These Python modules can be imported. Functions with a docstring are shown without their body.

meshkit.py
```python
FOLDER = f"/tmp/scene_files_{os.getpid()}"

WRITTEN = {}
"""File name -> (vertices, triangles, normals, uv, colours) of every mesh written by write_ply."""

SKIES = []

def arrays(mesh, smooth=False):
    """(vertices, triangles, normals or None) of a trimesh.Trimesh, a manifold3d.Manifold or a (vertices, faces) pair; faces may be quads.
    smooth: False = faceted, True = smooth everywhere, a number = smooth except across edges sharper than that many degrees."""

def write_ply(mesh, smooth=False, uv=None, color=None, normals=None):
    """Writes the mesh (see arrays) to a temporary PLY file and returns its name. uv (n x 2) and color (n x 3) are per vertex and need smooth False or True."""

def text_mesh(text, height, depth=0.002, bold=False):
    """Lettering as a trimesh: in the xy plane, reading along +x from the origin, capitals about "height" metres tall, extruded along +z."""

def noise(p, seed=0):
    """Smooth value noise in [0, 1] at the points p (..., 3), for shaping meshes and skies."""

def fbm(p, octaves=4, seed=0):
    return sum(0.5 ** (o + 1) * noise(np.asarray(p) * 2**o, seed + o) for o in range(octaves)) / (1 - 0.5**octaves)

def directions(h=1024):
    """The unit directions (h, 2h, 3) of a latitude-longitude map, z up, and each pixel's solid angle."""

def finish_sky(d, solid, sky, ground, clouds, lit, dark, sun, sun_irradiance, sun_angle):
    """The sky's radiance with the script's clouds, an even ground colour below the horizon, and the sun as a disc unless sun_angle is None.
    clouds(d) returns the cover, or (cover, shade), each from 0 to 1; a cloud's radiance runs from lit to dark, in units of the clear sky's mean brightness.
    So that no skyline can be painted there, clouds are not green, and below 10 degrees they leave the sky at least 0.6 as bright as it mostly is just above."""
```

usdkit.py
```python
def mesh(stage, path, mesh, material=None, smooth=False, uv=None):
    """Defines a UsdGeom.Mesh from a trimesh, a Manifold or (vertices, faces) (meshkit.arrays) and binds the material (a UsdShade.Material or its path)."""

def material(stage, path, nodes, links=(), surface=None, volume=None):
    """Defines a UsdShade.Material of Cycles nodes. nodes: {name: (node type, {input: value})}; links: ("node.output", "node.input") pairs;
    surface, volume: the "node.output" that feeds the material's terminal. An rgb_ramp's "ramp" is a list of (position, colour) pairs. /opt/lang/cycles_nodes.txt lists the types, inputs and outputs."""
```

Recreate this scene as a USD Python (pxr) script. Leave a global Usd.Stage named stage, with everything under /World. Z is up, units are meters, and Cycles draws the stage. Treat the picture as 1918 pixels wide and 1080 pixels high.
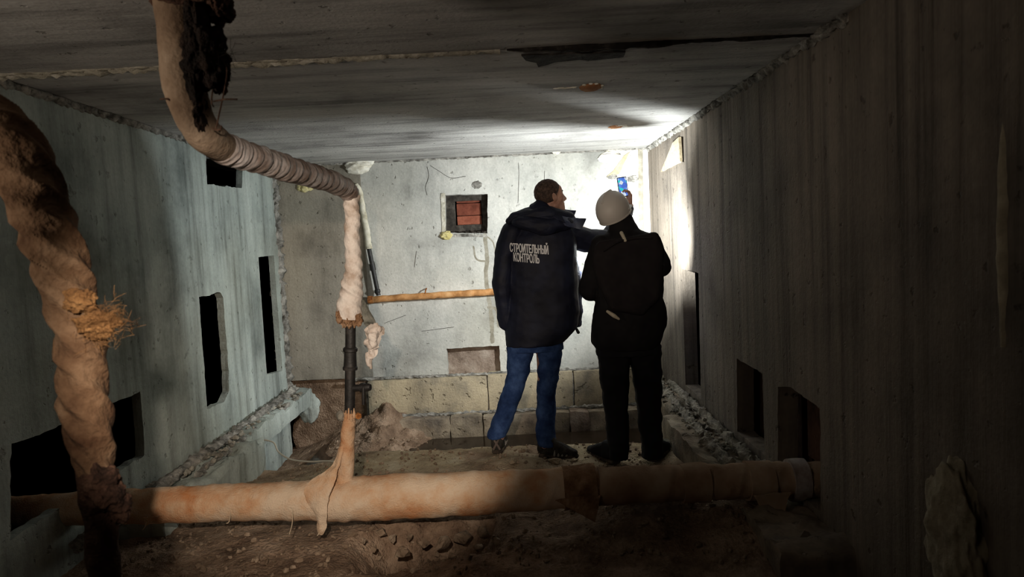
import math
import numpy as np
import trimesh
import usdkit, meshkit
from manifold3d import Manifold, OpType
from pxr import Gf, Sdf, Usd, UsdGeom, UsdLux, UsdShade, Vt
from scipy.interpolate import LinearNDInterpolator, NearestNDInterpolator
from shapely.geometry import Polygon, LineString
from shapely.ops import unary_union

stage = Usd.Stage.CreateInMemory()
UsdGeom.SetStageUpAxis(stage, 'Z')
UsdGeom.SetStageMetersPerUnit(stage, 1.0)
UsdGeom.Xform.Define(stage, '/World')
UsdGeom.Scope.Define(stage, '/World/Looks')

# ------------------------------------------------------------------ camera
F = 1280.0                                    # focal length in pixels of the 1918-wide photograph
EYE = np.array([0.0, 0.0, 1.40])
PITCH, ROLL = math.radians(4.02), 0.050
_f = np.array([0, math.cos(PITCH), -math.sin(PITCH)])
_r0 = np.array([1.0, 0, 0]); _u0 = np.cross(_r0, _f)
_r = _r0 * math.cos(ROLL) - _u0 * math.sin(ROLL)
_u = _u0 * math.cos(ROLL) + _r0 * math.sin(ROLL)
cam = UsdGeom.Camera.Define(stage, '/World/camera')
cam.CreateHorizontalApertureAttr(36.0); cam.CreateVerticalApertureAttr(36.0 * 1080 / 1918)
cam.CreateFocalLengthAttr(36.0 * F / 1918)
cam.CreateClippingRangeAttr(Gf.Vec2f(0.05, 100))
cam.CreateFStopAttr(4.5); cam.CreateFocusDistanceAttr(4.6)
cam.CreateExposureAttr(0.0)
cam.AddTransformOp().Set(Gf.Matrix4d(*_r, 0, *_u, 0, *(-_f), 0, *EYE, 1))

# ------------------------------------------------------------------ lights
def spot(name, pos, target, radius, intensity, color, cone=None, soft=0.5):
    L = UsdLux.SphereLight.Define(stage, '/World/' + name)
    p, t = np.array(pos, float), np.array(target, float)
    z = -(t - p) / np.linalg.norm(t - p)
    x = np.cross([0, 0, 1.0], z); x /= np.linalg.norm(x); y = np.cross(z, x)
    L.AddTransformOp().Set(Gf.Matrix4d(*x, 0, *y, 0, *z, 0, *p, 1))
    L.CreateRadiusAttr(radius); L.CreateIntensityAttr(intensity); L.CreateColorAttr(Gf.Vec3f(*color)); L.CreateNormalizeAttr(True)
    if cone:
        s = UsdLux.ShapingAPI.Apply(L.GetPrim()); s.CreateShapingConeAngleAttr(cone); s.CreateShapingConeSoftnessAttr(soft)
    return L

TORCH = np.array([0.76, 4.74, 1.30])          # front of the torch in the helmeted man's hands
TORCH_AIM = np.array([1.30, 5.45, 1.44])
COLD = (0.93, 0.98, 0.97)
WARM = (1.0, 0.84, 0.68)
spot('torch_beam', TORCH, TORCH_AIM, 0.012, 100.0, COLD, 46, 1.0)
spot('torch_fill', TORCH, TORCH + np.array([-0.60, 0.62, 0.62]), 0.055, 66.0, COLD, 88, 0.4)  # added wide fill at the torch, aimed up and left of its beam
HEAD = np.array([-0.13, -0.05, 1.62])         # head lamp of somebody standing at the photographer's shoulder
spot('head_lamp_beam', HEAD, (-0.86, 3.1, 0.84), 0.02, 95.0, WARM, 17.8, 0.5)
spot('head_lamp_spill', HEAD, (0.42, 4.5, 1.55), 0.02, 38.0, WARM, 15, 1.0)
spot('side_lamp', (-1.80, 0.55, 1.50), (-1.15, 1.60, 2.16), 0.14, 15.0, WARM, 60, 0.9)     # lamp of a third person at the left, out of the picture

# ------------------------------------------------------------------ helpers
def ray(px, py):
    d = _f + _r * (px - 959) / F + _u * (540 - py) / F
    return d
def P(px, py, Y):                              # the point seen at a pixel, at depth Y
    d = ray(px, py); return EYE + d * (Y / d[1])
def PX(px, py, X):                             # ... on the plane x = X
    d = ray(px, py); return EYE + d * (X / d[0])
def PZ(px, py, Z):
    d = ray(px, py); return EYE + d * ((Z - EYE[2]) / d[2])

XL, XR, YB, ZC = -2.10, 1.30, 6.30, 2.18
used = {}
def path_of(name, parent=None):
    base = (str(parent.GetPath()) if parent is not None else '/World') + '/' + name
    k = used.get(base, 0); used[base] = k + 1
    return base if k == 0 else f'{base}_{k:03d}'
def tag(o, label=None, cat=None, group=None, kind=None):
    p = o.GetPrim() if hasattr(o, 'GetPrim') else o
    for k, v in (('label', label), ('category', cat), ('group', group), ('kind', kind)):
        if v: p.SetCustomDataByKey(k, v)
    return p
def obj(name, mesh, mat, parent=None, smooth=False, **kw):
    m = usdkit.mesh(stage, path_of(name, parent), mesh, M[mat], smooth=smooth)
    return tag(m, **kw)
def thing(name, loc=(0, 0, 0), **kw):
    # children are given in world coordinates; a thing's Xform stays at the origin unless it has copies
    x = UsdGeom.Xform.Define(stage, path_of(name))
    return tag(x, **kw)
def cat(*ms):
    return trimesh.util.concatenate([tri(m) for m in ms])
def tri(m):
    if isinstance(m, trimesh.Trimesh): return m
    v, f, _ = meshkit.arrays(m); return trimesh.Trimesh(v, f, process=False)
fbm, noise = meshkit.fbm, meshkit.noise
def sn(p, o=3, seed=0): return fbm(p, o, seed) * 2 - 1
def smoothstep(a, b, x):
    t = np.clip((x - a) / (b - a), 0, 1); return t * t * (3 - 2 * t)

# ------------------------------------------------------------------ materials
M = {}
def add_mat(name, nodes, links, surface='p.BSDF'):
    M[name] = usdkit.material(stage, '/World/Looks/' + name, nodes, links, surface=surface)
def concrete(name, light, mid, dark, streak=(7, 7, 0.55), pit=0.5, rough=0.9, bump=0.6, blotch=1.1, streak_amt=0.6, tint=None, tint_amt=0.35):
    """mottled cast concrete: blotches, streaks along one axis, pits, fine grain"""
    n = {
        'g': ('geometry', {}),
        'mp': ('mapping', {'scale': streak}),
        'n1': ('noise_texture', {'scale': blotch, 'detail': 7.0, 'roughness': 0.6}),
        'n2': ('noise_texture', {'scale': 1.0, 'detail': 6.0, 'roughness': 0.65}),
        'n3': ('noise_texture', {'scale': 55.0, 'detail': 4.0}),
        'n4': ('noise_texture', {'scale': 17.0, 'detail': 3.0, 'roughness': 0.55}),
        'n5': ('noise_texture', {'scale': 0.8, 'detail': 3.0}),
        'r1': ('rgb_ramp', {'ramp': [(0.30, dark), (0.46, mid), (0.62, light)]}),
        'r2': ('rgb_ramp', {'ramp': [(0.34, (0.25, 0.25, 0.25)), (0.46, (0.72, 0.72, 0.72)), (0.6, (1, 1, 1))]}),
        'r4': ('rgb_ramp', {'ramp': [(0.66, (1, 1, 1)), (0.72, (0.35, 0.33, 0.3))]}),
        'r5': ('rgb_ramp', {'ramp': [(0.45, (0, 0, 0)), (0.68, (1, 1, 1))]}),
        'm1': ('mix_color', {'blend_type': 'multiply', 'fac': streak_amt}),
        'm2': ('mix_color', {'blend_type': 'multiply', 'fac': pit}),
        'mt': ('mix_color', {'blend_type': 'mix', 'b': tint or mid}),
        'tf': ('math', {'math_type': 'multiply', 'value2': tint_amt}),
        'rg': ('rgb_ramp', {'ramp': [(0.3, (0.8, 0.8, 0.8)), (0.7, (1, 1, 1))]}),
        'm3': ('mix_color', {'blend_type': 'multiply', 'fac': 0.7}),
        'h1': ('math', {'math_type': 'multiply', 'value2': 0.5}),
        'h2': ('math', {'math_type': 'add'}),
        'h3': ('math', {'math_type': 'add'}),
        'hp': ('rgb_ramp', {'ramp': [(0.64, (1, 1, 1)), (0.72, (0, 0, 0))]}),
        'b': ('bump', {'strength': bump, 'distance': 0.012}),
        'p': ('principled_bsdf', {'roughness': rough, 'specular_ior_level': 0.25}),
    }
    l = [('g.position', 'mp.vector'), ('g.position', 'n1.vector'), ('mp.vector', 'n2.vector'), ('g.position', 'n3.vector'), ('g.position', 'n4.vector'), ('g.position', 'n5.vector'),
         ('n1.fac', 'r1.fac'), ('n2.fac', 'r2.fac'), ('n4.fac', 'r4.fac'), ('n5.fac', 'r5.fac'), ('r1.color', 'm1.a'), ('r2.color', 'm1.b'), ('r5.color', 'tf.value1'),
         ('m1.result', 'mt.a'), ('tf.value', 'mt.fac'), ('mt.result', 'm2.a'), ('r4.color', 'm2.b'), ('n3.fac', 'rg.fac'), ('m2.result', 'm3.a'), ('rg.color', 'm3.b'), ('m3.result', 'p.base_color'),
         ('n3.fac', 'h1.value1'), ('h1.value', 'h2.value1'), ('n2.fac', 'h2.value2'), ('n4.fac', 'hp.fac'), ('h2.value', 'h3.value1'), ('hp.color', 'h3.value2'), ('h3.value', 'b.height'), ('b.normal', 'p.normal')]
    add_mat(name, n, l)
def rough_mat(name, c0, c1, c2=None, scale=9.0, scale2=45.0, rough=0.95, bump=0.8, dist=0.01, sheen=0.0, spec=0.2, lo=0.35, hi=0.65):
    c2 = c2 or c1
    n = {'g': ('geometry', {}), 'n1': ('noise_texture', {'scale': scale, 'detail': 6.0, 'roughness': 0.62}), 'n2': ('noise_texture', {'scale': scale2, 'detail': 4.0}),
         'r1': ('rgb_ramp', {'ramp': [(lo, c0), ((lo + hi) / 2, c1), (hi, c2)]}), 'ad': ('math', {'math_type': 'add'}),
         'b': ('bump', {'strength': bump, 'distance': dist}), 'p': ('principled_bsdf', {'roughness': rough, 'specular_ior_level': spec, 'sheen_weight': sheen})}
    l = [('g.position', 'n1.vector'), ('g.position', 'n2.vector'), ('n1.fac', 'r1.fac'), ('r1.color', 'p.base_color'), ('n1.fac', 'ad.value1'), ('n2.fac', 'ad.value2'), ('ad.value', 'b.height'), ('b.normal', 'p.normal')]
    add_mat(name, n, l)
def plain(name, c, rough=0.6, metal=0.0, spec=0.5):
    add_mat(name, {'p': ('principled_bsdf', {'base_color': c, 'roughness': rough, 'metallic': metal, 'specular_ior_level': spec})}, [])

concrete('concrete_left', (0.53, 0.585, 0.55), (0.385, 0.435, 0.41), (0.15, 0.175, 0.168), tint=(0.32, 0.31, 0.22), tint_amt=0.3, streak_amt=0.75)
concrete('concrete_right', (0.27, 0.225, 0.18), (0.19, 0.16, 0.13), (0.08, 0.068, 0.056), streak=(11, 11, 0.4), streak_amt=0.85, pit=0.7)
concrete('concrete_back', (0.60, 0.59, 0.55), (0.47, 0.47, 0.44), (0.27, 0.27, 0.25), streak=(4, 4, 1.2), streak_amt=0.3, tint=(0.42, 0.39, 0.30), tint_amt=0.3, blotch=1.7)
concrete('concrete_shaded', (0.40, 0.37, 0.31), (0.31, 0.285, 0.24), (0.17, 0.155, 0.13), streak=(5, 5, 0.8), streak_amt=0.5, tint=(0.33, 0.27, 0.17), tint_amt=0.3, blotch=1.7)  # end-wall concrete with the left corner's shade put into darker colours
concrete('concrete_ceiling', (0.56, 0.55, 0.53), (0.44, 0.43, 0.415), (0.20, 0.19, 0.185), streak=(1.1, 9, 9), streak_amt=0.7, pit=0.6, blotch=1.3)
concrete('concrete_block', (0.56, 0.47, 0.32), (0.43, 0.36, 0.25), (0.17, 0.155, 0.13), streak=(3, 3, 2), streak_amt=0.4, bump=0.9, blotch=2.6)
concrete('concrete_footing', (0.40, 0.34, 0.25), (0.24, 0.20, 0.15), (0.09, 0.085, 0.075), streak=(3, 3, 3), streak_amt=0.5, bump=1.0, blotch=4.5, tint=(0.30, 0.20, 0.15), tint_amt=0.5)
rough_mat('mortar', (0.08, 0.075, 0.065), (0.22, 0.21, 0.19), (0.40, 0.38, 0.34), scale=14, bump=1.0)
rough_mat('mortar_pale', (0.30, 0.28, 0.23), (0.46, 0.43, 0.35), (0.6, 0.57, 0.5), scale=16, bump=1.0)
rough_mat('dull_tan', (0.20, 0.17, 0.12), (0.27, 0.235, 0.17), (0.34, 0.30, 0.22), scale=14, bump=0.5)
rough_mat('plaster_beige', (0.33, 0.27, 0.17), (0.40, 0.33, 0.22), (0.46, 0.38, 0.27), scale=14, bump=0.5)
rough_mat('tar', (0.012, 0.010, 0.009), (0.02, 0.017, 0.015), (0.05, 0.045, 0.04), scale=20, bump=0.8)
rough_mat('stain', (0.20, 0.18, 0.14), (0.26, 0.24, 0.19), (0.33, 0.31, 0.26), scale=18, bump=0.3)
rough_mat('crack', (0.05, 0.045, 0.04), (0.08, 0.075, 0.065), scale=20, bump=0.2)
rough_mat('recess_brown', (0.12, 0.085, 0.065), (0.25, 0.19, 0.15), (0.34, 0.28, 0.23), scale=7, bump=1.0)
rough_mat('recess_red', (0.06, 0.035, 0.026), (0.13, 0.07, 0.05), (0.18, 0.10, 0.07), scale=7, bump=1.0)
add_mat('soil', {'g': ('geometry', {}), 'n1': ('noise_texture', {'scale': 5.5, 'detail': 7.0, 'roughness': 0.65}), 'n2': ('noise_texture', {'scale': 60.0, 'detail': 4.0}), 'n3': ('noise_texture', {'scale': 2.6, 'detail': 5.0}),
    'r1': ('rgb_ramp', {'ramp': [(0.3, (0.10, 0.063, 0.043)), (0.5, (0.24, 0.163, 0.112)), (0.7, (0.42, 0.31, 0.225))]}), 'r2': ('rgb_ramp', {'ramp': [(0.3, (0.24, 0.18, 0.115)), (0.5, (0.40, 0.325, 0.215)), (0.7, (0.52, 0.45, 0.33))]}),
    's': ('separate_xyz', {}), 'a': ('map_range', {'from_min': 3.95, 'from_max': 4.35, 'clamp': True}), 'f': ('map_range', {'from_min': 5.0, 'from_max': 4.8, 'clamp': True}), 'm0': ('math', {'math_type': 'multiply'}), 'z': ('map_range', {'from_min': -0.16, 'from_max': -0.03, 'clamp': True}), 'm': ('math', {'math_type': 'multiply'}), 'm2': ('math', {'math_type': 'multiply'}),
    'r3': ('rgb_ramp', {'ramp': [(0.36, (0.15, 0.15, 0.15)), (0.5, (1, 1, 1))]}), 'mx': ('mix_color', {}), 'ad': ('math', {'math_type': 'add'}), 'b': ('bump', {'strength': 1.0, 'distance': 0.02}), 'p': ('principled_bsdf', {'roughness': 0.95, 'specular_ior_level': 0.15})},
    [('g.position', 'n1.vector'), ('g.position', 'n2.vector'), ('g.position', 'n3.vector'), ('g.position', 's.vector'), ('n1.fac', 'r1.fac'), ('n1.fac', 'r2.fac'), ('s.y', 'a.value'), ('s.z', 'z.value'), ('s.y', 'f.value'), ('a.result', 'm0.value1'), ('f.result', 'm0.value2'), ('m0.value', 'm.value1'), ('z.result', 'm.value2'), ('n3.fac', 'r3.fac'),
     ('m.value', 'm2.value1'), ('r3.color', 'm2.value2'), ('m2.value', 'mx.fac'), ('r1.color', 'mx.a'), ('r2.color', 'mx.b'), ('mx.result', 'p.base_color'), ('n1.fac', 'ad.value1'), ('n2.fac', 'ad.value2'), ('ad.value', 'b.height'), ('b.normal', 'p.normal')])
rough_mat('rubble', (0.13, 0.09, 0.06), (0.25, 0.18, 0.125), (0.38, 0.29, 0.21), scale=13, scale2=70, bump=1.0)
rough_mat('stone_grey', (0.14, 0.13, 0.11), (0.26, 0.24, 0.20), (0.40, 0.37, 0.31), scale=13, scale2=70, bump=1.0)
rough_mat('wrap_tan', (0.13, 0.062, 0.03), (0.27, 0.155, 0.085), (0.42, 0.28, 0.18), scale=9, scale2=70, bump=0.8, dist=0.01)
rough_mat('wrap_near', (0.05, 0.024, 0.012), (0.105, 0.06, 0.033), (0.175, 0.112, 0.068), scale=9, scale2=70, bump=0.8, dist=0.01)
rough_mat('wrap_drop', (0.13, 0.085, 0.055), (0.22, 0.155, 0.105), (0.31, 0.235, 0.17), scale=7, scale2=90, bump=0.5, dist=0.008)
rough_mat('wrap_main', (0.46, 0.185, 0.07), (0.56, 0.35, 0.21), (0.64, 0.50, 0.37), scale=5.5, scale2=130, bump=0.6, dist=0.008, lo=0.30, hi=0.62)
rough_mat('wrap_main_dull', (0.26, 0.15, 0.09), (0.38, 0.26, 0.175), (0.46, 0.35, 0.25), scale=5, scale2=130, bump=0.5, dist=0.006)
rough_mat('wrap_foil', (0.16, 0.11, 0.085), (0.33, 0.27, 0.245), (0.48, 0.44, 0.43), scale=9, scale2=60, bump=0.5, dist=0.006, rough=0.55, spec=0.5)
rough_mat('wrap_white', (0.46, 0.36, 0.29), (0.72, 0.64, 0.58), (0.82, 0.76, 0.70), scale=10, scale2=90, bump=0.6, dist=0.006)
rough_mat('wrap_cream', (0.42, 0.38, 0.28), (0.62, 0.58, 0.46), (0.72, 0.68, 0.57), scale=14, scale2=90, bump=0.6, dist=0.004)
rough_mat('wrap_orange', (0.28, 0.13, 0.045), (0.46, 0.23, 0.09), (0.58, 0.34, 0.16), scale=9, scale2=110, bump=0.5, dist=0.004)
rough_mat('rag_grey', (0.10, 0.10, 0.085), (0.20, 0.20, 0.17), (0.30, 0.29, 0.25), scale=14, bump=0.8)
rough_mat('wool_dark', (0.006, 0.004, 0.003), (0.014, 0.009, 0.007), (0.035, 0.021, 0.014), scale=16, scale2=140, bump=1.0, dist=0.015)
rough_mat('wool_orange', (0.075, 0.035, 0.014), (0.15, 0.075, 0.028), (0.24, 0.13, 0.052), scale=18, scale2=140, bump=1.0, dist=0.01)
rough_mat('wool_brown', (0.025, 0.013, 0.009), (0.07, 0.036, 0.024), (0.12, 0.068, 0.045), scale=14, scale2=140, bump=1.0, dist=0.01)
rough_mat('iron', (0.010, 0.009, 0.009), (0.020, 0.018, 0.017), (0.06, 0.05, 0.045), scale=22, scale2=110, rough=0.55, bump=0.4, dist=0.003, spec=0.5, lo=0.4, hi=0.75)
rough_mat('rust', (0.10, 0.03, 0.012), (0.30, 0.11, 0.03), (0.5, 0.22, 0.07), scale=25, bump=0.6, dist=0.003)
rough_mat('foam_white', (0.62, 0.58, 0.48), (0.78, 0.75, 0.66), (0.86, 0.84, 0.78), scale=12, bump=0.4, dist=0.006)
rough_mat('foam_yellow', (0.42, 0.36, 0.15), (0.60, 0.53, 0.26), (0.70, 0.64, 0.38), scale=12, bump=0.4, dist=0.006)
rough_mat('foam_rust', (0.25, 0.11, 0.045), (0.36, 0.17, 0.08), (0.45, 0.25, 0.13), scale=18, bump=0.6, dist=0.006)
rough_mat('brick_red', (0.10, 0.028, 0.016), (0.15, 0.043, 0.026), (0.19, 0.06, 0.036), scale=14, bump=0.5, dist=0.004)
rough_mat('brick_bright', (0.18, 0.052, 0.03), (0.24, 0.075, 0.044), (0.29, 0.10, 0.06), scale=14, bump=0.5, dist=0.004)
rough_mat('frame_dark', (0.02, 0.017, 0.015), (0.042, 0.036, 0.03), (0.08, 0.07, 0.06), scale=16, bump=0.8)
rough_mat('jacket_navy', (0.005, 0.006, 0.016), (0.008, 0.010, 0.025), (0.014, 0.018, 0.042), scale=9, scale2=260, rough=0.62, bump=0.25, dist=0.004, spec=0.35)
rough_mat('jacket_lit', (0.02, 0.026, 0.06), (0.035, 0.045, 0.095), (0.06, 0.075, 0.14), scale=12, scale2=200, rough=0.42, bump=0.3, dist=0.004, spec=0.5)  # navy jacket cloth, lit edge put in as a lighter blue
rough_mat('jacket_black', (0.006, 0.005, 0.006), (0.009, 0.008, 0.009), (0.014, 0.012, 0.013), scale=9, scale2=260, rough=0.8, bump=0.25, dist=0.004, spec=0.2)
rough_mat('bag_fabric', (0.010, 0.008, 0.009), (0.014, 0.011, 0.012), (0.018, 0.015, 0.015), scale=12, scale2=300, rough=0.85, bump=0.25, dist=0.003, spec=0.2)
rough_mat('denim', (0.014, 0.030, 0.10), (0.028, 0.060, 0.17), (0.06, 0.115, 0.28), scale=10, scale2=320, rough=0.9, bump=0.3, dist=0.003, spec=0.15)
rough_mat('trousers_black', (0.006, 0.006, 0.008), (0.010, 0.010, 0.012), (0.015, 0.015, 0.018), scale=9, scale2=300, rough=0.85, bump=0.25, dist=0.003, spec=0.2)
rough_mat('skin', (0.40, 0.20, 0.14), (0.52, 0.29, 0.21), (0.60, 0.36, 0.27), scale=20, scale2=160, rough=0.55, bump=0.15, dist=0.002, spec=0.4)
rough_mat('hair', (0.03, 0.018, 0.013), (0.075, 0.046, 0.034), (0.14, 0.088, 0.066), scale=60, scale2=400, rough=0.65, bump=0.7, dist=0.003, spec=0.35)
rough_mat('shoe_dark', (0.02, 0.018, 0.016), (0.04, 0.036, 0.032), (0.07, 0.065, 0.058), scale=25, bump=0.4, dist=0.003)
rough_mat('shoe_brown', (0.10, 0.075, 0.065), (0.16, 0.125, 0.11), (0.22, 0.18, 0.16), scale=25, bump=0.4, dist=0.003)
rough_mat('shoe_grey', (0.20, 0.19, 0.175), (0.30, 0.285, 0.26), (0.38, 0.36, 0.33), scale=25, bump=0.3, dist=0.003)
rough_mat('sole', (0.03, 0.024, 0.02), (0.06, 0.045, 0.035), (0.12, 0.09, 0.065), scale=20, bump=0.5, dist=0.003)
plain('helmet', (0.62, 0.57, 0.52), 0.45, spec=0.4)
plain('helmet_trim', (0.50, 0.46, 0.41), 0.5)
plain('letter', (0.92, 0.92, 0.94), 0.4)
plain('strap_pale', (0.50, 0.44, 0.33), 0.6)
plain('black_plastic', (0.012, 0.012, 0.013), 0.35)
plain('metal_grey', (0.30, 0.30, 0.31), 0.35, 0.8)
plain('eye_white', (0.7, 0.68, 0.65), 0.3)
plain('eye_dark', (0.03, 0.02, 0.015), 0.2)
plain('thread', (0.45, 0.36, 0.26), 0.9, spec=0.1)
plain('cable', (0.42, 0.40, 0.34), 0.6)
add_mat('lens', {'e': ('emission', {'color': (0.9, 0.98, 1.0), 'strength': 4.0})}, [], 'e.emission')
add_mat('screen', {'t': ('texture_coordinate', {}), 'n': ('voronoi_texture', {'scale': 42.0}), 'g': ('geometry', {}),
                   'r': ('rgb_ramp', {'ramp': [(0.0, (0.10, 0.20, 0.75)), (0.3, (0.12, 0.30, 0.9)), (0.45, (0.35, 0.5, 0.95)), (0.62, (0.8, 0.9, 1.0)), (0.8, (0.05, 0.75, 0.75)), (1.0, (0.75, 0.8, 1.0))], 'interpolate': False}),
                   's': ('separate_color', {}), 'e': ('emission', {'strength': 0.85})},
        [('g.position', 'n.vector'), ('n.color', 's.color'), ('s.r', 'r.fac'), ('r.color', 'e.color')], 'e.emission')
add_mat('water', {'g': ('geometry', {}), 'n': ('noise_texture', {'scale': 14.0, 'detail': 2.0}), 'b': ('bump', {'strength': 0.08, 'distance': 0.01}),
                  'p': ('principled_bsdf', {'base_color': (0.030, 0.020, 0.013), 'roughness': 0.08, 'ior': 1.33})}, [('g.position', 'n.vector'), ('n.fac', 'b.height'), ('b.normal', 'p.normal')])

# ------------------------------------------------------------------ shape helpers
def jag(pts, step=0.02, amp=0.008, seed=0):
    """a polygon with its edges densified and roughened"""
    pts = np.asarray(pts, float); out = []
    for a, b in zip(pts, np.roll(pts, -1, axis=0)):
        n = max(1, int(np.linalg.norm(b - a) / step))
        for k in range(n): out.append(a + (b - a) * k / n)
    out = np.array(out); q = np.c_[out * 22, np.full(len(out), seed * 3.7)]
    out = out + amp * np.c_[sn(q, 3, seed), sn(q + 40, 3, seed + 9)]
    p = Polygon(out)
    return p if p.is_valid else p.buffer(0)
def slab(poly, axis, at, depth):
    """extrudes a polygon drawn in (y,z) for axis x, or (x,z) for axis y, from plane at to at+depth"""
    parts = []
    for g in getattr(poly, 'geoms', [poly]):
        m = trimesh.creation.extrude_polygon(g, abs(depth), engine='earcut')
        v = m.vertices.copy(); d = v[:, 2] * np.sign(depth) + at
        if axis == 'x': m.vertices = np.c_[d, v[:, 0], v[:, 1]]
        elif axis == 'y': m.vertices = np.c_[v[:, 0], d, v[:, 1]]
        else: m.vertices = np.c_[v[:, 0], v[:, 1], d]
        m.fix_normals(); parts.append(m)
    return trimesh.util.concatenate(parts)
def spline(pts, n):
    pts = np.asarray(pts, float); k = len(pts)
    ext = np.vstack([2 * pts[0] - pts[1], pts, 2 * pts[-1] - pts[-2]]); out = []
    for t in np.linspace(0, k - 1 - 1e-9, n):
        i = int(t); u = t - i; a, b, c, d = ext[i:i + 4]
        out.append(0.5 * (2 * b + (c - a) * u + (2 * a - 5 * b + 4 * c - d) * u * u + (3 * b - a - 3 * c + d) * u ** 3))
    return np.array(out)
def tube(pts, rad, sides=28, step=0.012, pitch=0, amp=0.0, lump=0.0, lump_scale=14, seed=0, straight=False, fold=0.0, twist=2):
    """a tube along pts with overlapping spiral bandage edges (pitch, amp) and lumps; rad: number or list per control point"""
    pts = np.asarray(pts, float)
    L = np.linalg.norm(np.diff(pts, axis=0), axis=1).sum(); n = max(4, int(L / step))
    if straight:
        s = np.r_[0, np.cumsum(np.linalg.norm(np.diff(pts, axis=0), axis=1))]; t = np.linspace(0, s[-1], n)
        c = np.c_[[np.interp(t, s, pts[:, k]) for k in range(3)]].T; par = np.interp(t, s, np.arange(len(pts)))
    else:
        c = spline(pts, n); par = np.linspace(0, len(pts) - 1, n)
    R = np.interp(par, np.arange(len(pts)), rad) if np.ndim(rad) else np.full(n, float(rad))
    T = np.gradient(c, axis=0); T /= np.linalg.norm(T, axis=1, keepdims=True)
    a = np.cross(T[0], [0.3, 0.5, 0.81]); a /= np.linalg.norm(a); A = []
    for t in T:
        a = a - t * (a @ t); a /= np.linalg.norm(a); A.append(a)
    A = np.array(A); B = np.cross(T, A)
    th = np.arange(sides) * 2 * np.pi / sides
    D = np.cos(th)[None, :, None] * A[:, None] + np.sin(th)[None, :, None] * B[:, None]
    s = np.r_[0, np.cumsum(np.linalg.norm(np.diff(c, axis=0), axis=1))]
    RR = np.repeat(R[:, None], sides, 1)
    if pitch:
        w = s[:, None] / pitch + th[None] / (2 * np.pi) + 0.25 * sn(np.c_[s * 5, s * 0, s * 0 + seed], 2, seed)[:, None]
        saw = w - np.floor(w)
        RR = RR * (1 + amp * (saw ** 1.5 * (1 - smoothstep(0.84, 1.0, saw)) - 0.3))
    if pitch and fold:
        w2 = 3 * s[:, None] / pitch + twist * th[None] / (2 * np.pi) + 0.9 * sn(c[:, None] * 6 + D * 0.35, 3, seed + 7)
        RR = RR * (1 + fold * ((1 - np.abs(2 * (w2 - np.floor(w2)) - 1)) ** 1.6 - 0.4))
    V = c[:, None] + D * RR[..., None]
    if lump:
        V = V + D * (lump * (sn(V * lump_scale, 4, seed + 3) * 1.5)[..., None])
    v = np.vstack([V.reshape(-1, 3), c[:1], c[-1:]])
    i, j = np.meshgrid(np.arange(n - 1), np.arange(sides), indexing='ij'); j2 = (j + 1) % sides
    q = np.stack([i * sides + j, i * sides + j2, (i + 1) * sides + j2, (i + 1) * sides + j], -1).reshape(-1, 4)
    f = np.vstack([q[:, [0, 2, 1]], q[:, [0, 3, 2]]])
    jj = np.arange(sides); k2 = (jj + 1) % sides
    f = np.vstack([f, np.c_[np.full(sides, n * sides), jj, k2], np.c_[np.full(sides, n * sides + 1), (n - 1) * sides + k2, (n - 1) * sides + jj]])
    m = trimesh.Trimesh(v, f, process=False)
    if m.volume < 0: m.invert()
    return m
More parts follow.
